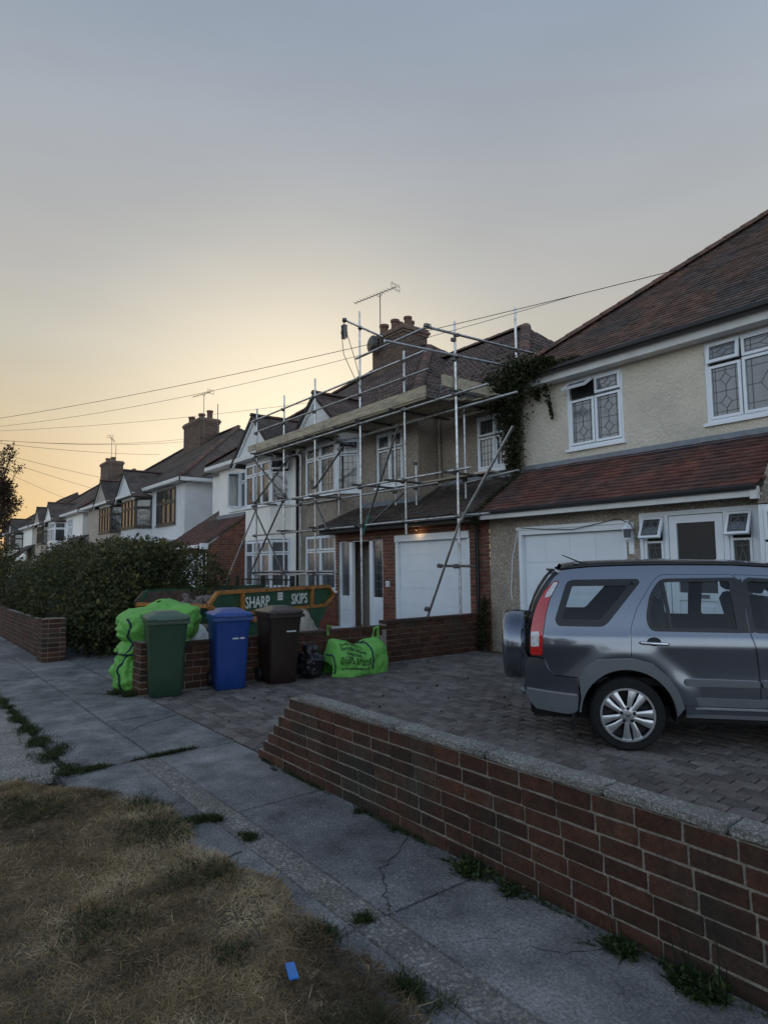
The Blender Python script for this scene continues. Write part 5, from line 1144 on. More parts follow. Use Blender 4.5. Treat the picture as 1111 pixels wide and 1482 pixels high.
# bag slumped on the block paving
bg = empty('bulk_bag', (-7.5, 5.25, 0), 'slumped bright green bulk bag printed with a phone number on the paved drive', 'bag', 'green builders bulk bags')
def bag2(u, v, off=0):
    # u 0..1 along the bag (left to right seen from the drive), v 0..1 front bottom -> over the top -> back bottom
    top = .36+.3*max(0, 1-u/.45)+.2*max(0, (u-.5)/.5)**.8
    if u < .08: top *= .75+3.1*u
    ends = max(0, 1-abs(2*u-1)**3.5)**.5
    dep = (.3 if v < .5 else .26)*(.35+.65*ends)
    a = math.pi*v
    e = .62
    cx, sx = math.cos(a), math.sin(a)
    x = -7.5+dep*math.copysign(abs(cx)**e, cx)+.06*math.sin(a)*(v-.5); z = top*(abs(sx)**.8)*(.3+.7*ends); y = 4.82+.93*u
    if v < .5: x += .05*math.sin(math.pi*2*v)
    q = (x, y, z); w = wr(q, .035, 4.2)+wr(q, .012, 11)+off
    return (x+w*cx, y+.02*noise.noise((z*6, y*3, 1)), max(.004, z+w*sx))
MB().grid(lambda i, j: bag2(.003+.994*i, j), 90, 70).build('sack', M['bag'], bg, smooth=True)
def wrap_text(name, s, size, fn, m, parent, sx=1.0, kind=None):
    me = text_mesh(s, size, 0, 1, .0015)
    bm = bmesh.new(); bm.from_mesh(me)
    for _ in range(2):
        es = [e for e in bm.edges if e.calc_length() > .025]
        if es: bmesh.ops.subdivide_edges(bm, edges=es, cuts=1)
        bmesh.ops.triangulate(bm, faces=bm.faces[:])
    for v in bm.verts: v.co = V(fn(v.co.x*sx, v.co.y))
    me2 = bpy.data.meshes.new(name); bm.to_mesh(me2); bm.free(); me2.materials.append(m); return link(name, me2, parent, kind)
def b2(uc, vc, ks=1): return lambda x, y: bag2(min(.97, max(.02, uc+x/.93)), max(.03, vc+y*ks), .006)
wrap_text('lettering', 'South Essex', .09, b2(.24, .34, .75), M['print'], bg, .6, kind='stuff'); wrap_text('lettering', 'Sand&Gravel', .12, b2(.29, .255, .75), M['print'], bg, .62, kind='stuff')
wrap_text('lettering', 'limited', .1, b2(.29, .185, .75), M['print'], bg, .8, kind='stuff'); wrap_text('lettering', '01375 372020', .14, b2(.32, .095, .72), M['print'], bg, .56, kind='stuff'); wrap_text('lettering', 'www.southessex.co.uk', .06, b2(.31, .045, .6), M['print'], bg, .75, kind='stuff')
MB().tube([bag2(.6, .04+.5*k/30, .006) for k in range(31)], .011, 5).tube([bag2(.02, .04+.5*k/20, .006) for k in range(21)], .011, 5).tube([bag2(.62+.3*math.sin(k/20*1.5), .5-.02*k/20, .012) for k in range(3)], .01, 5).build('seam_strap', M['strap'], bg)
MB().tube([(-7.5, 5.6, .46), (-7.47, 5.61, .6), (-7.47, 5.68, .62), (-7.5, 5.7, .46)], .018, 6).tube([(-7.6, 4.9, .55), (-7.56, 4.87, .68), (-7.56, 4.93, .66)], .018, 6).build('loop', M['bag'], bg)
# full bag beside the gate pier, waisted by its strap
bh = empty('bulk_bag', (-8.4, 2.55, 0), 'tall bulging bright green bulk bag pinched at the waist behind the green bin', 'bag', 'green builders bulk bags')
def bag1(i, j, off=0):
    a = 2*math.pi*i; z = 1.06*j
    if j < .42: r = .2+.1*math.sin(math.pi*min(1, j/.42*.75+.15))
    else: r = .28+.24*math.sin(math.pi*min(.93, (j-.42)/.5*.6+.05))
    if j > .86: r *= max(.05, 1-((j-.86)/.14)**2.2)
    ox = -8.4+(.0 if j < .42 else .0); oy = 2.5+(.3*min(1, max(0, (j-.35)/.2)))
    c, s = math.cos(a), math.sin(a); e = .75; cx, sx = math.copysign(abs(c)**e, c), math.copysign(abs(s)**e, s)
    x, y = ox+r*cx*.85, oy+r*sx*(.98 if j > .42 else .85)
    w = wr((x, y, z), .07, 4)+wr((x, y, z), .022, 11)-.012*abs(noise.noise((x*15, y*15, z*9)))+.018*math.sin(a*9+3*z)*math.sin(math.pi*j)+off
    zz = z*(1+(.1*noise.noise((x*2.6+3, y*2.6, 5))+.1*(y-oy))*max(0, min(1, (j-.55)/.3))); return (x+w*c, y+w*s, max(.004, zz+w*.3))
MB().grid(bag1, 100, 80, wrap=True).build('sack', M['bag'], bh, smooth=True)
for k in range(2):
    i0 = (.84, .55)[k]; MB().tube([bag1(i0+.02*math.sin(t*.4), .02+.86*t/40, .008) for t in range(41)], .014, 5).build('strap', M['strap'], bh)
MB().tube([bag1(t/30, .42, .004) for t in range(31)], .014, 5).build('waist_strap', M['strap'], bh)
wrap_text('lettering', 'South Essex', .11, lambda x, y: bag1((.955+x*.22) % 1, .84+y*.55, .008), M['print'], bh, kind='stuff')
# black refuse sack
rs = empty('refuse_sack', (-7.52, 4.6, 0), 'crumpled black plastic refuse sack between the brown bin and the slumped green bag', 'bin bag')
M['sack'] = mat('black_polythene', (.012, .012, .014), .3, .2, 8, bump=.6, bscale=22)
def sack(i, j):
    a = 2*math.pi*i; t = math.pi*(.06+.94*j); r = .2*math.sin(t)**.7*(1 if j > .3 else .9); z = .2*(1+math.cos(t))*(1-.1*j)
    if j < .12: z += .05
    p = (-7.54+r*math.cos(a)*.9, 4.6+r*math.sin(a), z); w = wr(p, .06, 6)+wr(p, .02, 16); return (p[0]+w*math.cos(a), p[1]+w*math.sin(a), max(.003, p[2]+w*.5))
MB().grid(sack, 60, 40, wrap=True).build('sack', M['sack'], rs, smooth=True)
# rubble sack and rubbish heap behind the divider wall
M['cloth'] = mat('pale_rubble_sack', (.33, .3, .25), .9, .2, 7, bump=.4, bscale=25)
def heap(name, label, cat, c, rx, ry, h, m, am=.04):
    def fn(i, j):
        a = 2*math.pi*i; t = math.pi/2*j; k = math.cos(t)**.6; p = (c[0]+rx*k*math.cos(a), c[1]+ry*k*math.sin(a), c[2]+h*math.sin(t)); w = wr(p, am, 6); return (p[0]+w*math.cos(a), p[1]+w*math.sin(a), max(c[2], p[2]+w))
    return tag(MB().grid(fn, 40, 16, wrap=True).build(name, m, smooth=True), label, cat)
heap('rubble_sack', 'pale grey rubble sack slumped behind the low wall right of the brown bin', 'sack', (-8.55, 4.95, 0), .32, .36, .86, M['cloth'])
heap('rubbish_sack', 'pale crumpled rubbish sack showing between the green and blue bins', 'sack', (-8.6, 3.3, 0), .35, .35, .72, M['sign_white'], .07)
b, m = lumps('r', lambda: R.uniform(-9.2, -8.15), lambda: R.uniform(5.3, 7.4), lambda x, y: .12+.25*max(0, 1-math.hypot(x+8.7, y-6.2)), 120, .07, 'rubble')
tag(b.build('rubble_heap', M['rubble']), 'heap of brown rubble behind the divider wall below the front door', 'rubble')
# ================================================================== greenery
def ell_pts(n, cx, cy, cz, rx, ry, rz, shell=.55, lump=.25, f=1.6, zmin=.0):
    d = RG.normal(size=(n, 3)); d /= np.linalg.norm(d, axis=1)[:, None]; r = 1-shell*RG.uniform(0, 1, n)**2.2
    k = np.array([1+lump*noise.noise((a*f+cx, b*f+cy, c*f+cz))+lump*.6*noise.noise((a*f*3+cx, b*f*3, c*f*3)) for a, b, c in d])
    p = d*(r*k)[:, None]*np.array([rx, ry, rz])+np.array([cx, cy, cz]); ok = p[:, 2] > zmin; return p[ok], d[ok]
hg = empty('hedge', (-14.2, 3.6, 0), 'big dark green overgrown hedge behind the boundary wall at the left', 'hedge')
P_, D_ = [], []
for a in ((9000, -12.45, 3.6, 1.0, 1.0, 1.05, .95), (9000, -13.6, 3.7, 1.1, 1.5, 1.25, 1.0), (9000, -15.4, 3.6, 1.1, 1.5, 1.3, .95), (9000, -17.6, 3.5, 1.0, 1.7, 1.2, .95), (8000, -12.7, 4.7, 1.1, 1.1, .9, .85), (5000, -14.2, 2.9, .85, 1.9, .75, .75), (4000, -12.0, 3.0, .6, .7, .6, .7), (3000, -12.9, 4.2, 1.75, .8, .6, .35), (3000, -14.6, 4.0, 1.8, .9, .6, .38), (3000, -12.1, 3.6, .5, .75, .85, .7), (5000, -20.5, 3.3, 1.0, 1.7, 1.1, .85)):
    p, d = ell_pts(*a, zmin=.02); P_.append(p); D_.append(d)
P_, D_ = np.concatenate(P_), np.concatenate(D_)
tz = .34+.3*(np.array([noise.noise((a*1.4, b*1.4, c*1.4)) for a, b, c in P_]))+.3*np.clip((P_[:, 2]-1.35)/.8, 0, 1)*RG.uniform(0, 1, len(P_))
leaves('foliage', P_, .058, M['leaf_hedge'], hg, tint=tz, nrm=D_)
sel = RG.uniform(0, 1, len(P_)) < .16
leaves('outer_lit_leaves', P_[sel]+D_[sel]*.05, .095, M['leaf_hedge'], hg, tint=tz[sel]+.22, nrm=D_[sel])  # outer leaves tinted lighter, warm light put into their colour
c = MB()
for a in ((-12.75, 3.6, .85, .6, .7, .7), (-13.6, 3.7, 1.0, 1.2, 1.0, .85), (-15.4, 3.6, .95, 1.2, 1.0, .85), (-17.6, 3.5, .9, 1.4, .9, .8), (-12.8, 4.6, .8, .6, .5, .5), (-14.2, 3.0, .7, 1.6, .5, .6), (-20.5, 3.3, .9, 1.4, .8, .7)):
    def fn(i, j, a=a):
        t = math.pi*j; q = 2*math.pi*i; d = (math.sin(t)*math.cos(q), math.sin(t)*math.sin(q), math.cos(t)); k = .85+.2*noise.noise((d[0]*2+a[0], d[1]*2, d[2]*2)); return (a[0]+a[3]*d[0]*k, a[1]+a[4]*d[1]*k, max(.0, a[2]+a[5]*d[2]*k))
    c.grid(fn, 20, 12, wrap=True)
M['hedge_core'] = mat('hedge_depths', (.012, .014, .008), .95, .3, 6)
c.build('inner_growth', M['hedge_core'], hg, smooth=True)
s = MB()
for _ in range(60):
    x, y = R.uniform(-18, -11.6), R.uniform(2.9, 4.6); z = R.uniform(1.4, 2.0); s.tube([(x, y, .5), (x+R.gauss(0, .1), y+R.gauss(0, .1), z*.7), (x+R.gauss(0, .25), y+R.gauss(0, .25), z+R.uniform(0, .18))], [.012, .008, .003], 5)
s.build('stems', M['bark'], hg)
def bush(name, label, c, r, n, size, m='leaf_hedge', cat='shrub', tint=None):
    t = empty(name, (c[0], c[1], 0), label, cat); p, d = ell_pts(n, *c, *r, shell=.8, zmin=.02); leaves('foliage', p, size, M[m], t, tint=tint, nrm=d)
    s = MB()
    for _ in range(10): s.tube([(c[0]+R.gauss(0, .05), c[1]+R.gauss(0, .05), 0), (c[0]+R.gauss(0, r[0]*.4), c[1]+R.gauss(0, r[1]*.4), c[2]), (c[0]+R.gauss(0, r[0]*.5), c[1]+R.gauss(0, r[1]*.5), c[2]+r[2]*.8)], [.012, .008, .003], 5)
    s.build('stems', M['bark'], t); return t
bush('shrub', 'loose dark shrub in front of the white garage left of the raking scaffold tube', (-15.6, 6.0, .5), (.5, .5, .5), 700, .05)
bush('shrub', 'taller dark shrub behind the right end of the hedge', (-18.0, 6.2, .75), (.7, .7, .7), 1800, .06)
bush('shrub', 'dark garden shrub in front of the brown house behind the hedge', (-31, 6.5, 1.5), (2.2, 1.2, 1.5), 4200, .12)
bush('shrub', 'distant dark garden shrub under the tree at the left edge', (-34, 3.6, 1.4), (3.2, 1.4, 1.5), 6000, .13)
bush('shrub', 'furthest dark shrubbery at the left edge of the street', (-45, 4.2, 1.6), (5, 1.6, 1.8), 6000, .18)
tr = empty('street_tree', (-27.2, 3.05, 0), 'reddish leaved small tree at the left edge rising above the far roofs', 'tree')
t = MB(); tips = []
def branch(p, d, l, r, k):
    p = V(p); d = V(d).normalized(); q = p+d*l; m = p+d*l*.5+V((R.gauss(0, .04), R.gauss(0, .04), 0))*l
    t.tube([p, m, q], [r, r*.8, r*.6], 6)
    if k == 0 or l < .3: tips.append((m, q)); return
    if k < 3: tips.append((m, q))
    for _ in range(3): branch(q if R.random() > .3 else m, (d+V((R.gauss(0, .26), R.gauss(0, .26), R.gauss(.2, .2)))), l*R.uniform(.58, .82), r*.58, k-1)
branch((-27.2, 3.05, 0), (0, 0, 1), 2.0, .09, 0)
for dx, dy, dz, l in ((-.1, .05, 1, 1.6), (.1, .1, 1, 1.4), (-.4, -.1, .9, 1.3), (.0, -.2, .9, 1.2), (.35, .1, 1, 1.1), (-.5, .1, .8, 1.1)): branch((-27.2, 3.05, 1.9), (dx, dy, dz), l, .05, 3)
t.build('trunk', M['bark'], tr)
lp_ = []
for a, q in tips:
    for _ in range(26): k = R.random(); c = a.lerp(q, k); lp_.append((c.x+R.gauss(0, .1), c.y+R.gauss(0, .1), c.z+R.gauss(0, .1)))
leaves('crown', lp_, .1, M['leaf_tree'], tr)
# climbing plant on the corner of the cream house
iv = empty('climbing_plant', (-7.7, 9.2, 3.2), 'dark climbing plant wrapped over the corner and eaves of the cream house', 'climbing plant')
pts = []; nn = []
def ivy_path(path, n, sp):
    for _ in range(n):
        i = R.randrange(len(path)-1); k = R.random(); a, q = V(path[i][:3]), V(path[i+1][:3]); s = sp*(path[i][3]*(1-k)+path[i+1][3]*k); c = a.lerp(q, k); pts.append((c.x+R.gauss(0, s), c.y+R.gauss(0, s*.6)-.02, c.z+R.gauss(0, s)))
ivy_path([(-7.85, 9.2, 3.25, .5), (-7.85, 9.2, 4.0, .8), (-7.9, 9.15, 4.6, 1.1), (-7.8, 9.05, 4.9, 1.5), (-7.4, 9.0, 4.98, .9)], 5200, .17)
ivy_path([(-7.9, 9.0, 4.9, 1.5), (-8.5, 9.2, 4.85, 1.0)], 1200, .16)
ivy_path([(-7.6, 9.0, 5.0, 1.2), (-7.2, 8.98, 5.03, .9), (-6.7, 9.0, 5.02, .3)], 1900, .12); ivy_path([(-6.8, 9.02, 4.99, .3), (-6.2, 9.05, 4.98, .12)], 160, .1)
ivy_path([(-7.1, 9.25, 4.75, .6), (-7.05, 9.3, 4.4, .3), (-7.0, 9.33, 4.1, .15)], 260, .08); ivy_path([(-7.35, 9.3, 4.75, 1), (-7.3, 9.33, 4.5, .3)], 160, .07)
leaves('foliage', pts, .06, M['leaf_ivy'], iv)
s = MB()
for _ in range(14):
    x = R.uniform(-7.95, -7.75); s.tube([(x, 9.3, 3.2), (x+R.gauss(0, .05), 9.28, 4.0), (x+R.gauss(0, .1), 9.2, 4.8), (x+.4+R.random()*.6, 9.05, 4.97)], .009, 5)
s.build('stems', M['bark'], iv)
pts = []; ivy_path([(-7.8, 8.2, .05, .8), (-7.75, 8.22, .5, .6), (-7.8, 8.3, .9, .3)], 1100, .1)
i2 = empty('climbing_plant', (-7.78, 8.2, 0), 'small dark creeper at the foot of the brick corner between the garages', 'climbing plant'); leaves('foliage', pts, .05, M['leaf_ivy'], i2)
pts = []; ivy_path([(-7.85, 8.12, 2.2, .8), (-7.72, 8.12, 2.42, .6), (-7.74, 8.6, 2.75, .35), (-7.72, 9.2, 3.1, .5)], 1500, .07)
leaves('foliage', pts, .045, M['leaf_ivy'], iv)
# weeds along the foot of the front wall, each a plant
def weed(x, y, s, n, label, tall=0):
    w = empty('weed', (x, y, 0), label, 'weed'); P2 = []
    base = np.zeros((n, 3)); d = RG.normal(size=(n, 3)); d[:, 1] -= .4; d[:, 2] = np.abs(d[:, 2])*.8+.25; d /= np.linalg.norm(d, axis=1)[:, None]
    base[:, 0] = x+RG.normal(0, s*.35, n); base[:, 1] = np.minimum(y+RG.normal(0, s*.2, n), 2.37); blades('leaves', base, d, s*.6, s*.09, M['weed'], w, None)
    if True: leaves('foliage', np.stack([base[:, 0]+d[:, 0]*s*.3, np.minimum(base[:, 1]+d[:, 1]*s*.3, 2.36), np.abs(d[:, 2]*s*.3)+.01], 1), s*.22, M['weed'], w)
    if tall:
        q = MB()
        for _ in range(tall): a = R.gauss(0, s*.4); q.tube([(x+a, y, 0), (x+a*1.2, y-.02, s*1.1), (x+a*1.3+R.gauss(0, .03), y-.03, s*R.uniform(1.6, 2.4))], [.0025, .002, .001], 5)
        q.build('seed_stem', M['weed'], w)
weed(-2.31, 2.32, .13, 200, 'leafy weed clump at the foot of the garden wall, nearest its middle', 3); weed(-2.06, 2.32, .09, 110, 'small weed right beside the leafy clump at the wall foot')
weed(-1.5, 2.31, .1, 150, 'weed at the wall foot, second from the right edge', 2); weed(-1.2, 2.31, .12, 200, 'taller seeding weed at the wall foot nearest the right edge', 5)
weed(-3.28, 2.33, .06, 40, 'tiny weed with a pale dry stem at the wall foot near a pavement joint', 3); weed(-4.35, 2.33, .045, 40, 'tiny green weed at the wall foot near its raked end')
weed(-2.95, 2.33, .05, 40, 'tiny flat weed at the wall foot right of the dry stem')
line_grass('wall_foot_moss', [(-4.7, 2.37, .6), (-3.5, 2.36, .4), (-2.6, 2.36, .8), (-.9, 2.35, .8)], 1500, .014, .025)
dl = RG.uniform([-7.6, 2.6, .003], [-3.4, 7.8, .012], (170, 3)); tag(leaves('fallen_leaves', dl, .045, M['leaf_tree'], flat=1), kind='stuff')
# scrap of blue litter on the grass
lt = tag(MB().bar((-2.185, 1.235, .04), (-2.09, 1.2, .045), .034, .006).build('litter', mat('blue_plastic_scrap', (.02, .2, .6), .4, .1, 9)), 'small bright blue strip of plastic litter lying on the dry grass', 'litter')
# ================================================================== overhead cables and their pole
pole = empty('telegraph_pole', (-24.9, .9, 0), 'brown timber telegraph pole at the verge where the overhead cables meet', 'pole')
MB().tube([(-24.9, .9, -.1), (-24.9, .9, 6.5)], [.14, .09], 12).build('shaft', M['bark'], pole, smooth=True)
def cable(p, q, sag, label, r=.0045):
    p, q = V(p), V(q); t = MB().tube([p.lerp(q, k/24)-V((0, 0, sag*4*(k/24)*(1-k/24))) for k in range(25)], r, 5).build('overhead_cable', M['black_plastic']); tag(t, label, 'cable', 'overhead cables')
T = (-24.9, .9, 6.1)
cable(T, (-4.2, 9.0, 5.75+.02), .25, 'long cable from the left edge over the chimney to the cream roof', .006); cable((-4.2, 9.0, 5.77), (-1.5, 11.2, 6.75), .02, 'dark cable lying up the slope of the cream house roof')
JT = V(T).lerp(V((-4.2, 9.0, 5.77)), .925)-V((0, 0, .25*4*.925*.075))
cable((-24.9, .95, 6.0), JT, .45, 'lower cable from the left edge passing behind the scaffold standards')
cable((-24.9, .95, 5.95), (-11.5, 10.2, 5.9), .25, 'cable from the left edge ending at the gable under the scaffold rails')
for (x, y, z, s, l) in ((-31.9, 12, 8.2, .3, 'upper of the close pair of cables running to the chimney of the grey house'), (-31.9, 12, 8.05, .25, 'lower of the close pair of cables running to the chimney of the grey house'), (-29.6, 9.8, 6.8, .15, 'cable running down to the roof of the grey house'),
                        (-33.5, 9.4, 5.9, .1, 'cable running down to the gable of the brown house'), (-34.5, 9, 5.4, .1, 'cable dipping to the eaves of the brown house'), (-41, 9, 5.4, .15, 'lowest cable sloping to the eaves of the white painted house')):
    cable((-24.9, .9, 5.9), (x, y, z), s, l, .007)
# ================================================================== the other side of the road (seen in reflections)
for i, (x, w) in enumerate(((-18, 9), (-4, 10), (9, 9))):
    h = empty('house', (x, -20, 0), ('brown house across the road, left of three', 'wide house across the road, middle of three', 'house across the road, right of three')[i], 'house')
    MB().box(x-w/2, -26, 0, x+w/2, -19, 5).build('wall', M['beige_render'], h)
    MB().add([(x-w/2-.3, -18.7, 5), (x+w/2+.3, -18.7, 5), (x+w/2-3, -22.5, 8), (x-w/2+3, -22.5, 8), (x-w/2-.3, -26.3, 5), (x+w/2+.3, -26.3, 5)], [(0, 1, 2, 3), (1, 5, 2), (0, 3, 4), (5, 4, 3, 2)]).build('roof', M['tile_far'], h)
    for k in (-.28, .28):
        for z in (1, 3.4): window(h, (x+w*k+.8, -19, z), -X_, Y_, 1.6, 1.2, [(.05, .05, .78, 1.15), (.82, .05, 1.55, 1.15)], dep=.03)
for i, (x, y, r) in enumerate(((-11, -16, 1.7), (2.5, -16, 2.0), (-24, -16, 1.9), (13, -16, 1.7))):
    bush('tree', ('round tree across the road, second from the left', 'broad tree across the road, third from the left', 'tree across the road, leftmost', 'tree across the road, rightmost')[i], (x, y, 3.4), (r, r, 2.0), 2600, .3, 'leaf_hedge', 'tree')
nt_ = flat_text('number', '12', .1, M['black_plastic'], None, NUMBER_AT, (rad(90), 0, 0), 1, ext=.001); nt_.parent = np_; nt_.matrix_parent_inverse = Matrix.Translation(-np_.location)
# ================================================================== parked car
CA = rad(39.3); HW = .84
car = empty('parked_car', (-2.94-math.sin(CA)*HW, 4.72+math.cos(CA)*HW, 0), 'silver grey estate car with a covered spare wheel parked on the block paving', 'car', rz=CA)
def paint(name, c, metal=.8, rough=.2):
    m = mat(name, c, rough, .02, 3, metal=metal, coat=1, local=True); return m
M['paint'] = paint('silver_grey_paint', (.185, .205, .24)); M['trim'] = mat('grey_plastic_trim', (.12, .13, .14), .42, .06, 12, coat=.3, local=True)
M['car_black'] = mat('black_car_trim', (.012, .012, .013), .35, .1, 10, local=True); M['tyre'] = mat('tyre_rubber', (.009, .009, .009), .9, .2, 20, bump=.2, bscale=60, local=True)
M['alloy'] = mat('alloy_wheel', (.62, .63, .64), .3, .06, 9, metal=.8, local=True); M['chrome'] = mat('chrome', (.75, .76, .78), .12, .03, 5, metal=1, local=True)
M['tail_red'] = mat('red_lamp_lens', (.5, .012, .012), .12, .2, 24, coat=1, local=True); M['tail_white'] = mat('clear_lamp_lens', (.62, .6, .6), .15, .25, 40, coat=1, local=True)
M['car_glass'] = glass_mat('tinted_car_glass', (.8, .86, .88)); M['seat'] = mat('dark_seat_cloth', (.03, .03, .033), .9, .2, 20, local=True)
def hw(s, z):
    b = HW-.02*((z-.62)/.35)**2 if z < .9 else HW-.0128-.30*(z-.9)-.12*(z-.9)**2
    if s < -.35: b -= .16*((-s-.35)/.5)**2
    if s > 2.5: b -= .16*((s-2.5)/.8)**2
    return b
def chaikin(p, n=2):
    for _ in range(n):
        q = []
        for a, b in zip(p, p[1:]+p[:1]): q += [(a[0]*.75+b[0]*.25, a[1]*.75+b[1]*.25), (a[0]*.25+b[0]*.75, a[1]*.25+b[1]*.75)]
        p = q
    return p
def rnd(p, r=.03, k=3):
    # round the corners of a polygon by radius r
    out = []
    n = len(p)
    for i in range(n):
        a, b, c = V(p[i-1]), V(p[i]), V(p[(i+1) % n]); d0, d1 = a-b, c-b; rr = min(r, d0.length*.45, d1.length*.45)
        q0, q1 = b+d0.normalized()*rr, b+d1.normalized()*rr
        for t in range(k+1): t /= k; out.append(tuple(q0*(1-t)**2+b*2*t*(1-t)+q1*t*t))
    return out
def inside(p, x, y):
    c = False; j = len(p)-1
    for i in range(len(p)):
        if (p[i][1] > y) != (p[j][1] > y) and x < (p[j][0]-p[i][0])*(y-p[i][1])/(p[j][1]-p[i][1])+p[i][0]: c = not c
        j = i
    return c
def side_panel(name, poly, m, holes=(), off=0.0, step=.045, thick=.012, parent=None, both=True, extra=None):
    loops = [poly]+list(holes); vs = []; es = []
    for lp in loops:
        d = []
        for a, b in zip(lp, lp[1:]+lp[:1]):
            n = max(1, int(math.hypot(b[0]-a[0], b[1]-a[1])/.04))
            for k in range(n): d.append((a[0]+(b[0]-a[0])*k/n, a[1]+(b[1]-a[1])*k/n))
        i0 = len(vs); vs += d; es += [(i0+i, i0+(i+1) % len(d)) for i in range(len(d))]
    x0, x1 = min(p[0] for p in poly), max(p[0] for p in poly); y0, y1 = min(p[1] for p in poly), max(p[1] for p in poly)
    bd = np.array(vs)
    for i in range(int((x1-x0)/step)+1):
        for j in range(int((y1-y0)/step)+1):
            q = (x0+step*(i+.5), y0+step*(j+.5))
            if inside(poly, *q) and not any(inside(h, *q) for h in holes) and np.min(np.hypot(bd[:, 0]-q[0], bd[:, 1]-q[1])) > step*.45: vs.append(q)
    r = delaunay_2d_cdt([V(p) for p in vs], es, [], 0, 1e-5); v2, fs = r[0], r[2]; keep = []
    for f in fs:
        cx = sum(v2[i][0] for i in f)/3; cy = sum(v2[i][1] for i in f)/3
        if inside(poly, cx, cy) and not any(inside(h, cx, cy) for h in holes): keep.append(tuple(f))
    res = []
    for sgn in ((-1, 1) if both else (-1,)):
        def pos(s, z, d=0):
            e = extra(s, z) if extra else 0
            return (s, sgn*(hw(s, z)+off+e-d), z)
        verts = [pos(p[0], p[1]) for p in v2]; nn = []
        for p in v2:
            h_ = .004; a = V(pos(p[0]+h_, p[1]))-V(pos(p[0]-h_, p[1])); b = V(pos(p[0], p[1]+h_))-V(pos(p[0], p[1]-h_)); n_ = a.cross(b).normalized()
            if n_.y*sgn < 0: n_ = -n_
            nn.append(n_)
        faces = [f if sgn < 0 else f[::-1] for f in keep]
        # returned edge
        cnt = {}
        for f in faces:
            for a, b in zip(f, f[1:]+f[:1]): cnt[(a, b)] = 1
        edge = [(a, b) for (a, b) in cnt if (b, a) not in cnt]; nv = len(verts)
        used = sorted({i for e in edge for i in e}); mp = {}; bk = {}
        V2 = list(verts); N2 = list(nn)
        if thick:
            for i in used: mp[i] = len(V2); V2.append(verts[i]); N2.append(None)
            for i in used: bk[i] = len(V2); V2.append(pos(v2[i][0], v2[i][1], thick)); N2.append(None)
            F2 = faces+[(b, a, bk[a], bk[b]) if False else (mp[a], bk[a], bk[b], mp[b]) for a, b in edge]
        else: F2 = faces
        me = bpy.data.meshes.new(name); me.from_pydata(V2, [], F2); me.materials.append(M[m]); me.update()
        me.polygons.foreach_set('use_smooth', [True]*len(me.polygons)); me.update()
        vn = [tuple(n_) if n_ is not None else tuple(me.vertices[i].normal) for i, n_ in enumerate(N2)]
        me.normals_split_custom_set_from_vertices(vn)
        res.append(link(name, me, parent or car, local=True))
    return res
# outlines (metres along the car from the rear axle, height)
WZ, WR, WB = .287, .292, 2.47
rear_edge = [(-.725, .73), (-.722, .82), (-.712, .95), (-.69, 1.06), (-.645, 1.18), (-.585, 1.285), (-.51, 1.39), (-.44, 1.445)]
roof_line = [(-.3, 1.466), (0, 1.476), (.4, 1.48), (.9, 1.47), (1.3, 1.442), (1.5, 1.41)]
front_line = [(1.75, 1.25), (2.15, .985), (2.5, .95), (2.95, .88), (3.2, .76), (3.28, .62), (3.3, .45), (3.24, .3), (3.0, .26)]
def arc(cx, cz, r, a0, a1, n=22, q=1.0): return [(cx+r*math.cos(rad(a0+(a1-a0)*k/n)), cz+r*q*math.sin(rad(a0+(a1-a0)*k/n))) for k in range(n+1)]
arch_r = arc(0.02, WZ, .435, -8, 188); arch_f = arc(WB, WZ, .435, -8, 188)
sill = [(2.03, .31), (.455, .31)]
body_poly = list(reversed([])) + [(-.362, .577), (-.543, .585), (-.593, .63), (-.627, .719)]+[rear_edge[0]]+rear_edge[1:]+roof_line+front_line+arch_f[:]+sill+arch_r
qwin = rnd([(-.405, 1.36), (.16, 1.365), (.172, 1.34), (-.11, 1.009), (-.153, .985), (-.498, .988), (-.52, 1.03)], .05)
dwin = rnd([(.205, 1.05), (.25, 1.235), (.34, 1.357), (.9, 1.362), (.925, 1.34), (.925, .955), (.225, .962)], .05)
dwin2 = rnd([(.965, 1.34), (1.0, 1.362), (1.42, 1.33), (1.98, .985), (1.96, .955), (.965, .955)], .05)
tail = rnd([(-.512, 1.355), (-.468, 1.355), (-.545, 1.235), (-.593, 1.085), (-.622, .918), (-.632, .735), (-.735, .735), (-.735, .82), (-.724, .955), (-.7, 1.065), (-.652, 1.185), (-.592, 1.285)], .02)
rdoor = rnd([(.885, 1.402), (.345, 1.404), (.285, 1.36), (.225, 1.276), (.13, 1.133), (.068, .971), (.056, .725), (.19, .70), (.31, .61), (.39, .5), (.432, .375), (.99, .366), (.99, .55), (.984, .7), (.97, .846), (.945, .942), (.935, 1.1), (.905, 1.37)], .03)
fdoor = rnd([(.892, 1.4), (1.44, 1.372), (2.06, .975), (2.08, .85), (2.02, .62), (1.99, .36), (.993, .366), (.993, .55), (.987, .7), (.973, .846), (.948, .942), (.938, 1.1), (.908, 1.37)], .03)
arch_out_r = [(-.352, .577), (-.299, .661), (-.207, .72), (.069, .735), (.221, .693), (.33, .596), (.4, .48), (.44, .36)]
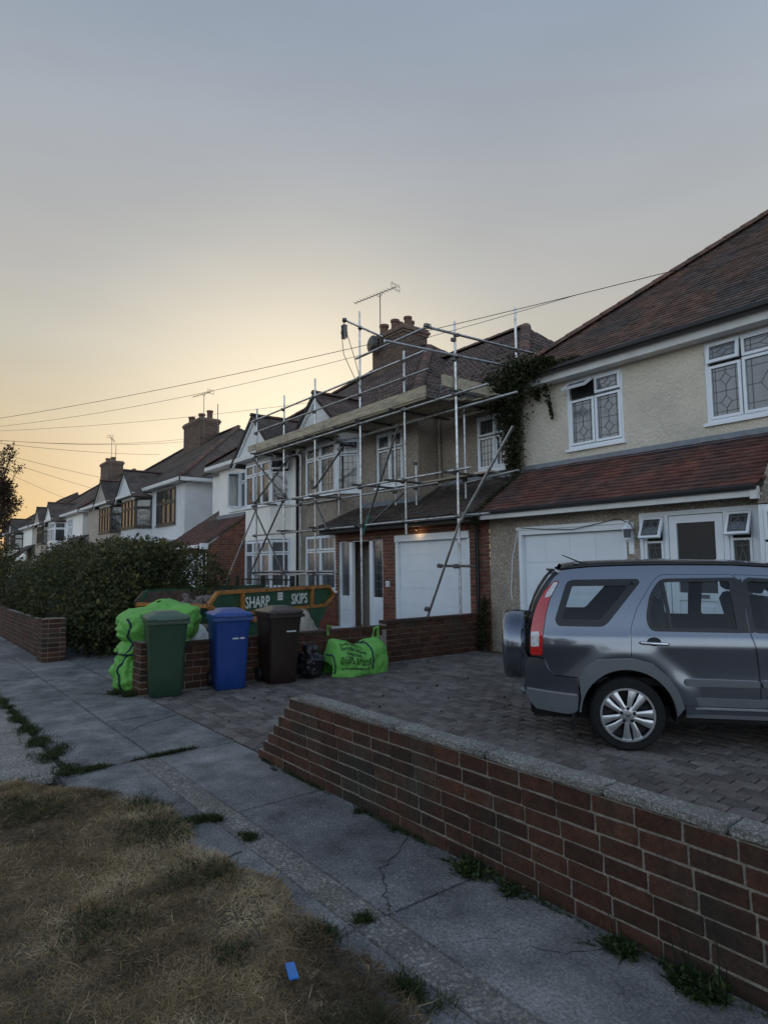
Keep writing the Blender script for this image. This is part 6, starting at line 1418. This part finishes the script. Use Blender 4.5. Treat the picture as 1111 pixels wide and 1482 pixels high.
# dark inner shell so that panel gaps read as gaps
side_panel('inner_shell', [(-.6, .6), (-.62, .93), (2.2, .93), (2.9, .85), (3.1, .6), (2.93, .6)]+arc(WB, WZ, .45, 45, 180)+[(2.0, .33), (.47, .33)]+arc(.02, WZ, .45, 0, 135), 'car_black', off=-.03, step=.12, thick=0)
side_panel('pillar_shell', [(-.6, .9), (-.55, 1.28), (-.4, 1.44), (1.45, 1.4), (2.05, .97), (2.05, .9)], 'car_black', holes=[qwin, dwin, dwin2], off=-.02, step=.12, thick=0)
gap_body = [rdoor, fdoor, qwin, tail]
def crease(s, z):
    # flared wheel arches and a soft shoulder under the windows
    e = 0
    for c in (.02, WB):
        r = math.hypot(s-c, z-WZ)
        k = max(0, min(1, (.6-r)/.16)); e += .016*k*k*(3-2*k)
    e += .01*math.exp(-((z-.84)/.09)**2)
    e -= .008*math.exp(-((z-.62)/.12)**2)
    return e
main = side_panel('body', body_poly, 'paint', holes=gap_body, step=.028, extra=crease)
def shrink(p, d):
    c = []
    n = len(p); ar = sum(p[i-1][0]*p[i][1]-p[i][0]*p[i-1][1] for i in range(n)); sg = 1 if ar > 0 else -1
    for i in range(n):
        a, b, q = V(p[i-1]), V(p[i]), V(p[(i+1) % n]); t = ((b-a).normalized()+(q-b).normalized()); t = t.normalized() if t.length > 1e-6 else (q-b).normalized(); c.append((b.x-sg*t.y*d, b.y+sg*t.x*d))
    return c
rd = side_panel('rear_door', shrink(rdoor, .0035), 'paint', holes=[dwin], step=.028, extra=crease)
fd = side_panel('front_door', shrink(fdoor, .0035), 'paint', holes=[dwin2], step=.028, extra=crease)
for i, d in enumerate(rd):
    pass
def ring_panel(name, outer, w, m, off, parents):
    r = side_panel(name, outer, m, holes=[shrink(outer, w)], off=off, step=.2, thick=.01)
    for o, p in zip(r, parents): o.parent = p
    return r
ring_panel('window_seal', shrink(qwin, -.004), .055, 'car_black', .003, main)
ring_panel('window_seal', shrink(dwin, -.012), .03, 'car_black', .004, rd); ring_panel('window_seal', shrink(dwin2, -.012), .03, 'car_black', .004, fd)
for p_, par in ((qwin, main), (dwin, rd), (dwin2, fd)):
    for o, q in zip(side_panel('window_glass', p_, 'car_glass', off=-.006, step=.1, thick=0), par): o.parent = q
for o, q in zip(side_panel('window_divider', [(.335, 1.36), (.362, 1.36), (.392, .96), (.36, .96)], 'car_black', off=.002, step=.2), rd): o.parent = q
for o, q in zip(side_panel('pillar_trim', [(.85, 1.36), (.9, 1.36), (.935, 1.1), (.945, .945), (.86, .945)], 'car_black', off=.004, step=.2), rd): o.parent = q
for o, q in zip(side_panel('pillar_trim', [(.91, 1.36), (.95, 1.36), (.975, .945), (.953, .945), (.945, 1.1)], 'car_black', off=.004, step=.2), fd): o.parent = q
for a, b, par in ((.445, .984, rd), (.996, 1.96, fd)):
    for o, q in zip(side_panel('side_moulding', rnd([(a, .56), (a+.02, .586), (b, .58), (b, .532), (a+.02, .528)], .012), 'trim', off=.022, step=.05, thick=.03), par): o.parent = q
    for o, q in zip(side_panel('lower_trim', rnd([(a-.02, .44), (b, .436), (b, .372), (a-.01, .376)], .012), 'trim', off=.006, step=.06, thick=.02), par): o.parent = q
side_panel('sill_trim', [(.455, .352), (2.02, .352), (2.03, .28), (.45, .28)], 'trim', off=.0, step=.08, thick=.05)
side_panel('sill_strip', [(.45, .362), (2.02, .362), (2.02, .35), (.45, .35)], 'alloy', off=.01, step=.2, thick=.02)
side_panel('wheel_arch', list(reversed(arch_out_r))+[(-.34, .41), (-.36, .3)][::1]+list(reversed(arc(.02, WZ, .362, 0, 178)))[::1], 'trim', off=.036, step=.05, thick=.06)
side_panel('wheel_arch', arc(WB, WZ, .45, 5, 172)+list(reversed(arc(WB, WZ, .362, 0, 178))), 'trim', off=.036, step=.05, thick=.06)
bump_poly = [(-.627, .712), (-.593, .625), (-.543, .578), (-.366, .57), (-.35, .41), (-.37, .3), (-.44, .275), (-.7, .3), (-.76, .38), (-.782, .44), (-.785, .52), (-.775, .68), (-.735, .72)]
side_panel('rear_bumper', rnd(bump_poly, .02), 'paint', off=.012, step=.05, thick=.03)
side_panel('bumper_lip', rnd([(-.36, .425), (-.76, .45), (-.79, .43), (-.76, .37), (-.7, .298), (-.44, .275), (-.37, .3)], .015), 'trim', off=.02, step=.06, thick=.03)
side_panel('bumper_line', [(-.37, .437), (-.77, .463), (-.77, .45), (-.37, .424)], 'alloy', off=.023, step=.2, thick=.02)
side_panel('tail_light', shrink(tail, .003), 'tail_red', off=.012, step=.05, thick=.03)
for o in side_panel('tail_light_lens', rnd([(-.516, 1.345), (-.483, 1.342), (-.549, 1.224), (-.6, 1.214), (-.585, 1.25)], .01), 'tail_white', off=.016, step=.05, thick=.01): pass
side_panel('tail_light_lens', rnd([(-.722, .93), (-.655, .935), (-.66, .81), (-.726, .805)], .012), 'tail_white', off=.016, step=.05, thick=.01)
# handles
for (a, b, par) in ((.13, .345, rd), (1.1, 1.31, fd)):
    for sg, p in zip((-1, 1), par):
        zc = .858; y = sg*(hw(a, zc)+.04)
        h = MB().tube([(a, y-sg*.015, zc+.006), (a+.02, y, zc+.004), ((a+b)/2, y+sg*.006, zc), (b-.02, y, zc-.004), (b, y-sg*.02, zc-.006)], [.009, .013, .0145, .013, .009], 10).build('handle', M['chrome'], p, True, local=True)
        c = MB().lathe([(.0, .0), (.045, .0), (.048, -.008)], (0, 0, 0), 'y', 16)
        c.v = [(x*1.1+(a+b)/2, sg*(hw((a+b)/2, zc)+crease((a+b)/2, zc)+.004)+yy*.2, z*.75+zc+.012) for x, yy, z in c.v]; c.build('handle_recess', M['car_black'], p, local=True)
# roof, bonnet, windscreen, rear end: lofted across the car
def prof(line, s):
    for (a, b), (c, d) in zip(line, line[1:]):
        if a <= s <= c: return b+(d-b)*(s-a)/(c-a)
    return line[-1][1] if s > line[-1][0] else line[0][1]
top = [(-.44, 1.445)]+roof_line+front_line[:6]
def top_fn(s0, s1, crown):
    def fn(i, j):
        s = s0+(s1-s0)*i; z = prof(top, s); t = 2*j-1; w = hw(s, z)+.001; return (s, t*w, z+crown*(1-abs(t)**2.4))
    return fn
MB().grid(top_fn(-.44, 1.5, .06), 30, 20).build('roof', M['paint'], car, True, local=True)
MB().grid(top_fn(1.5, 2.13, .05), 12, 16).build('windscreen', M['car_glass'], car, True, local=True)
MB().grid(top_fn(2.13, 3.22, .05), 18, 16).build('bonnet', M['paint'], car, True, local=True)
def front_fn(i, j):
    z = .28+(.76-.28)*j; s = 3.2+.1*math.sin(math.pi*min(1, (z-.26)/.6)); t = 2*i-1; return (s+.06*(1-t*t), t*hw(s, z), z)
MB().grid(front_fn, 16, 8).build('front_bumper', M['paint'], car, True, local=True)
for sg in (-1, 1): MB().box(3.16, sg*.62-.16, .62, 3.3, sg*.62+.12, .76).build('headlight', M['tail_white'], car, local=True)
MB().box(3.25, -.4, .58, 3.345, .4, .7).build('grille', M['car_black'], car, local=True)
re2 = rear_edge
def srear(z):
    for (a, b), (c, d) in zip(re2, re2[1:]):
        if b <= z <= d: return a+(c-a)*(z-b)/(d-b)
    return re2[0][0] if z < re2[0][1] else re2[-1][0]
def rear_fn(z0, z1, out=.03):
    def fn(i, j):
        z = z0+(z1-z0)*j; s = srear(z); t = 2*i-1; return (s-out*(1-t*t), t*(hw(s, z)+.002), z)
    return fn
MB().grid(rear_fn(.7, 1.0), 16, 8).build('tailgate', M['paint'], car, True, local=True)
MB().grid(rear_fn(1.0, 1.37), 16, 8).build('rear_window', M['car_glass'], car, True, local=True)
MB().grid(rear_fn(1.37, 1.445), 16, 4).build('tailgate_top', M['paint'], car, True, local=True)
for sg in (-1, 1): MB().tube([(srear(z)-.012, sg*(hw(srear(z), z)-.03), z) for z in (.95, 1.05, 1.15, 1.25, 1.35, 1.42)], .03, 6).build('rear_window_surround', M['car_black'], car, True, local=True)
def bumper_fn(i, j):
    z = .29+.43*j; s = -.735-.055*math.sin(math.pi*min(1, max(0, (z-.25)/.5))); t = 2*i-1; return (s-.045*(1-t*t), t*(hw(s, z)+.01), z)
MB().grid(bumper_fn, 16, 10).build('tailgate_bumper', M['paint'], car, True, local=True)
MB().tube([(-.79-.04*(1-(t/10-1)**2), (t/10-1)*.72, .43) for t in range(21)], .03, 6).build('bumper_strip', M['trim'], car, True, local=True)
MB().box(-.72, -.6, .2, 3.1, .6, .32).build('underside', M['car_black'], car, local=True); MB().box(-.74, -.55, .22, -.5, .55, .3).build('exhaust_shield', M['car_black'], car, local=True)
for sg in (-1, 1):
    MB().tube([(s, sg*(hw(s, prof(top, s))-.012), prof(top, s)+.014) for s in (-.46, -.38, -.2, 0, .3, .6, .9, 1.2, 1.45)], [.012]+[.02]*7+[.012], 8).build('roof_rail', M['car_black'], car, True, local=True)
    MB().tube([(1.78, sg*.83, .98), (1.72, sg*.95, 1.0), (1.7, sg*.98, 1.03)], [.02, .06, .05], 10).build('door_mirror', M['paint'], car, True, local=True)
MB().box(-.34, -.6, 1.5, -.3, .6, 1.512).build('spoiler_lip', M['paint'], car, local=True)
MB().tube([(-.25, -.4, 1.5), (-.43, -.4, 1.58)], [.008, .004], 6).lathe([(.03, 1.49), (.022, 1.515), (.0, 1.52)], (-.24, -.4, 0), 'z', 10).build('aerial', M['car_black'], car, local=True)
MB().tube([(-.735, -.35, 1.0), (-.77, -.5, 1.03), (-.74, -.6, 1.05)], [.02, .016, .01], 6).lathe([(.0, -.78), (.03, -.77), (.03, -.72)], (0, -.36, .99), 'x', 10).build('rear_wiper', M['car_black'], car, local=True)
MB().box(-.55, -.5, 1.435, -.5, .5, 1.455).build('high_brake_light', M['car_black'], car, local=True)
# covered spare wheel on the tailgate
sw = MB().lathe([(.2, -.772), (.315, -.775), (.326, -.79), (.33, -.82), (.328, -.9), (.318, -.955), (.29, -.982), (.2, -.99), (.0, -.992)], (0, .0, .74), 'x', 48, cap=False).build('spare_wheel_cover', M['paint'], car, local=True, angle=50)
link('spare_tyre', MB().lathe([(.1, -.7), (.3, -.72), (.318, -.74), (.318, -.775), (.1, -.78)], (0, 0, .74), 'x', 32).mesh('spare_tyre', M['tyre'], True, 40), sw, local=True)
# wheels
def wheel(x, sg):
    y = sg*(HW-.1); w = MB().lathe([(.2, -.1), (.262, -.103), (.284, -.085), (WR, -.05), (WR, .05), (.284, .085), (.262, .103), (.2, .1)], (x, y, WZ), 'y', 48, cap=False).build('tyre', M['tyre'], car, local=True, angle=35)
    yo = y+sg*.088
    o = MB().lathe([(.208, sg*.012), (.2, sg*.016), (.19, sg*.0), (.186, -sg*.05), (.1, -sg*.06), (.0, -sg*.06)], (x, yo, WZ), 'y', 48, cap=False)
    rm = link('rim', o.mesh('rim', M['car_black'], False, 40), w, local=True)
    o = MB().lathe([(.212, sg*.004), (.211, sg*.018), (.196, sg*.018), (.192, sg*.002)], (x, yo, WZ), 'y', 48, cap=False); link('rim_lip', o.mesh('rim_lip', M['alloy'], False, 40), w, local=True)
    sp = MB()
    for k in range(10):
        a = 2*math.pi*(k+.25)/10; tw = .1*(1 if k % 2 else -1)
        pts = []
        for r, wd, d, q in ((.03, .02, .012, 0), (.07, .017, .014, .15), (.12, .022, .012, .5), (.165, .03, .008, .85), (.2, .036, .002, 1)):
            c = a+tw*q; u = V((math.cos(c), 0, math.sin(c))); v = V((-math.sin(c), 0, math.cos(c)))
            for e, dd in ((-1, 0), (-.55, .006), (.55, .006), (1, 0)): p = u*r+v*e*wd; pts.append((x+p.x, yo+sg*(d+dd), WZ+p.z))
            for e in (1, -1): p = u*r+v*e*wd*.8; pts.append((x+p.x, yo+sg*(d-.03), WZ+p.z))
        sp.add(pts, [(i*6+j, i*6+(j+1) % 6, (i+1)*6+(j+1) % 6, (i+1)*6+j) for i in range(4) for j in range(6)])
    link('spokes', sp.mesh('spokes', M['alloy'], False, 35), w, local=True)
    hb = MB().lathe([(.075, sg*.0), (.07, sg*.016), (.034, sg*.022), (.03, sg*.028), (0, sg*.03)], (x, yo, WZ), 'y', 24, cap=False); link('hub', hb.mesh('hub', M['alloy'], False, 35), w, local=True)
    nb = MB()
    for k in range(5): a = 2*math.pi*k/5+.3; nb.lathe([(.013, 0), (.013, sg*.026), (.0, sg*.026)], (x+.052*math.cos(a), yo, WZ+.052*math.sin(a)), 'y', 8)
    link('wheel_nuts', nb.mesh('wheel_nuts', M['car_black']), w, local=True)
    em = MB(); z = WZ
    for s_ in (-1, 1): em.bar((x+s_*.008, yo+sg*.031, z-.014), (x+s_*.013, yo+sg*.031, z+.014), .006, .004, (0, 1, 0))
    em.bar((x-.009, yo+sg*.031, z), (x+.009, yo+sg*.031, z), .005, .004, (0, 0, 1)); link('emblem', em.mesh('emblem', M['car_black']), w, local=True)
for x in (.015, WB):
    for sg in (-1, 1): wheel(x, sg)
for x in (.015, WB):
    for sg in (-1, 1):
        g = MB().grid(lambda i, j: (x+.37*math.cos(math.pi*(i*1.1-.05)), sg*(HW-.45+.4*j), WZ+.37*math.sin(math.pi*(i*1.1-.05))), 24, 1); g.build('wheel_well', M['car_black'], car, True, local=True)
for sg in (-1, 1): MB().box(-.4, sg*.74-.09, .15, -.385, sg*.74+.09, .42).build('mudflap', M['car_black'], car, local=True)
# cabin
cb = MB().box(-.6, -.7, .5, 2.1, .7, .56).box(1.95, -.7, .56, 2.15, .7, .95).box(-.62, -.72, .56, -.5, .72, .92)
cb.build('cabin_floor', M['seat'], car, local=True)
for y in (-.38, .38):
    for x, n in ((.42, 'rear_seat'), (1.3, 'front_seat')):
        s = box_mesh(n, M['seat'], .48, .52, .16, .05); o = link(n, s, car, local=True); o.location = (x+.2, y, .66)
        b_ = box_mesh('seat_back', M['seat'], .14, .5, .6, .05); k = link('seat_back', b_, o, local=True); k.location = (-.27, 0, .26); k.rotation_euler = (0, rad(-14), 0)
        h_ = box_mesh('headrest', M['seat'], .09, .26, .17, .035); k = link('headrest', h_, o, local=True); k.location = (-.37, 0, .66); k.rotation_euler = (0, rad(-10), 0)
MB().lathe([(.17, -.012), (.185, 0), (.17, .012)], (0, 0, 0), 'x', 24, cap=False).build('steering_wheel', M['car_black'], car, local=True).location = (1.75, -.38, .95)
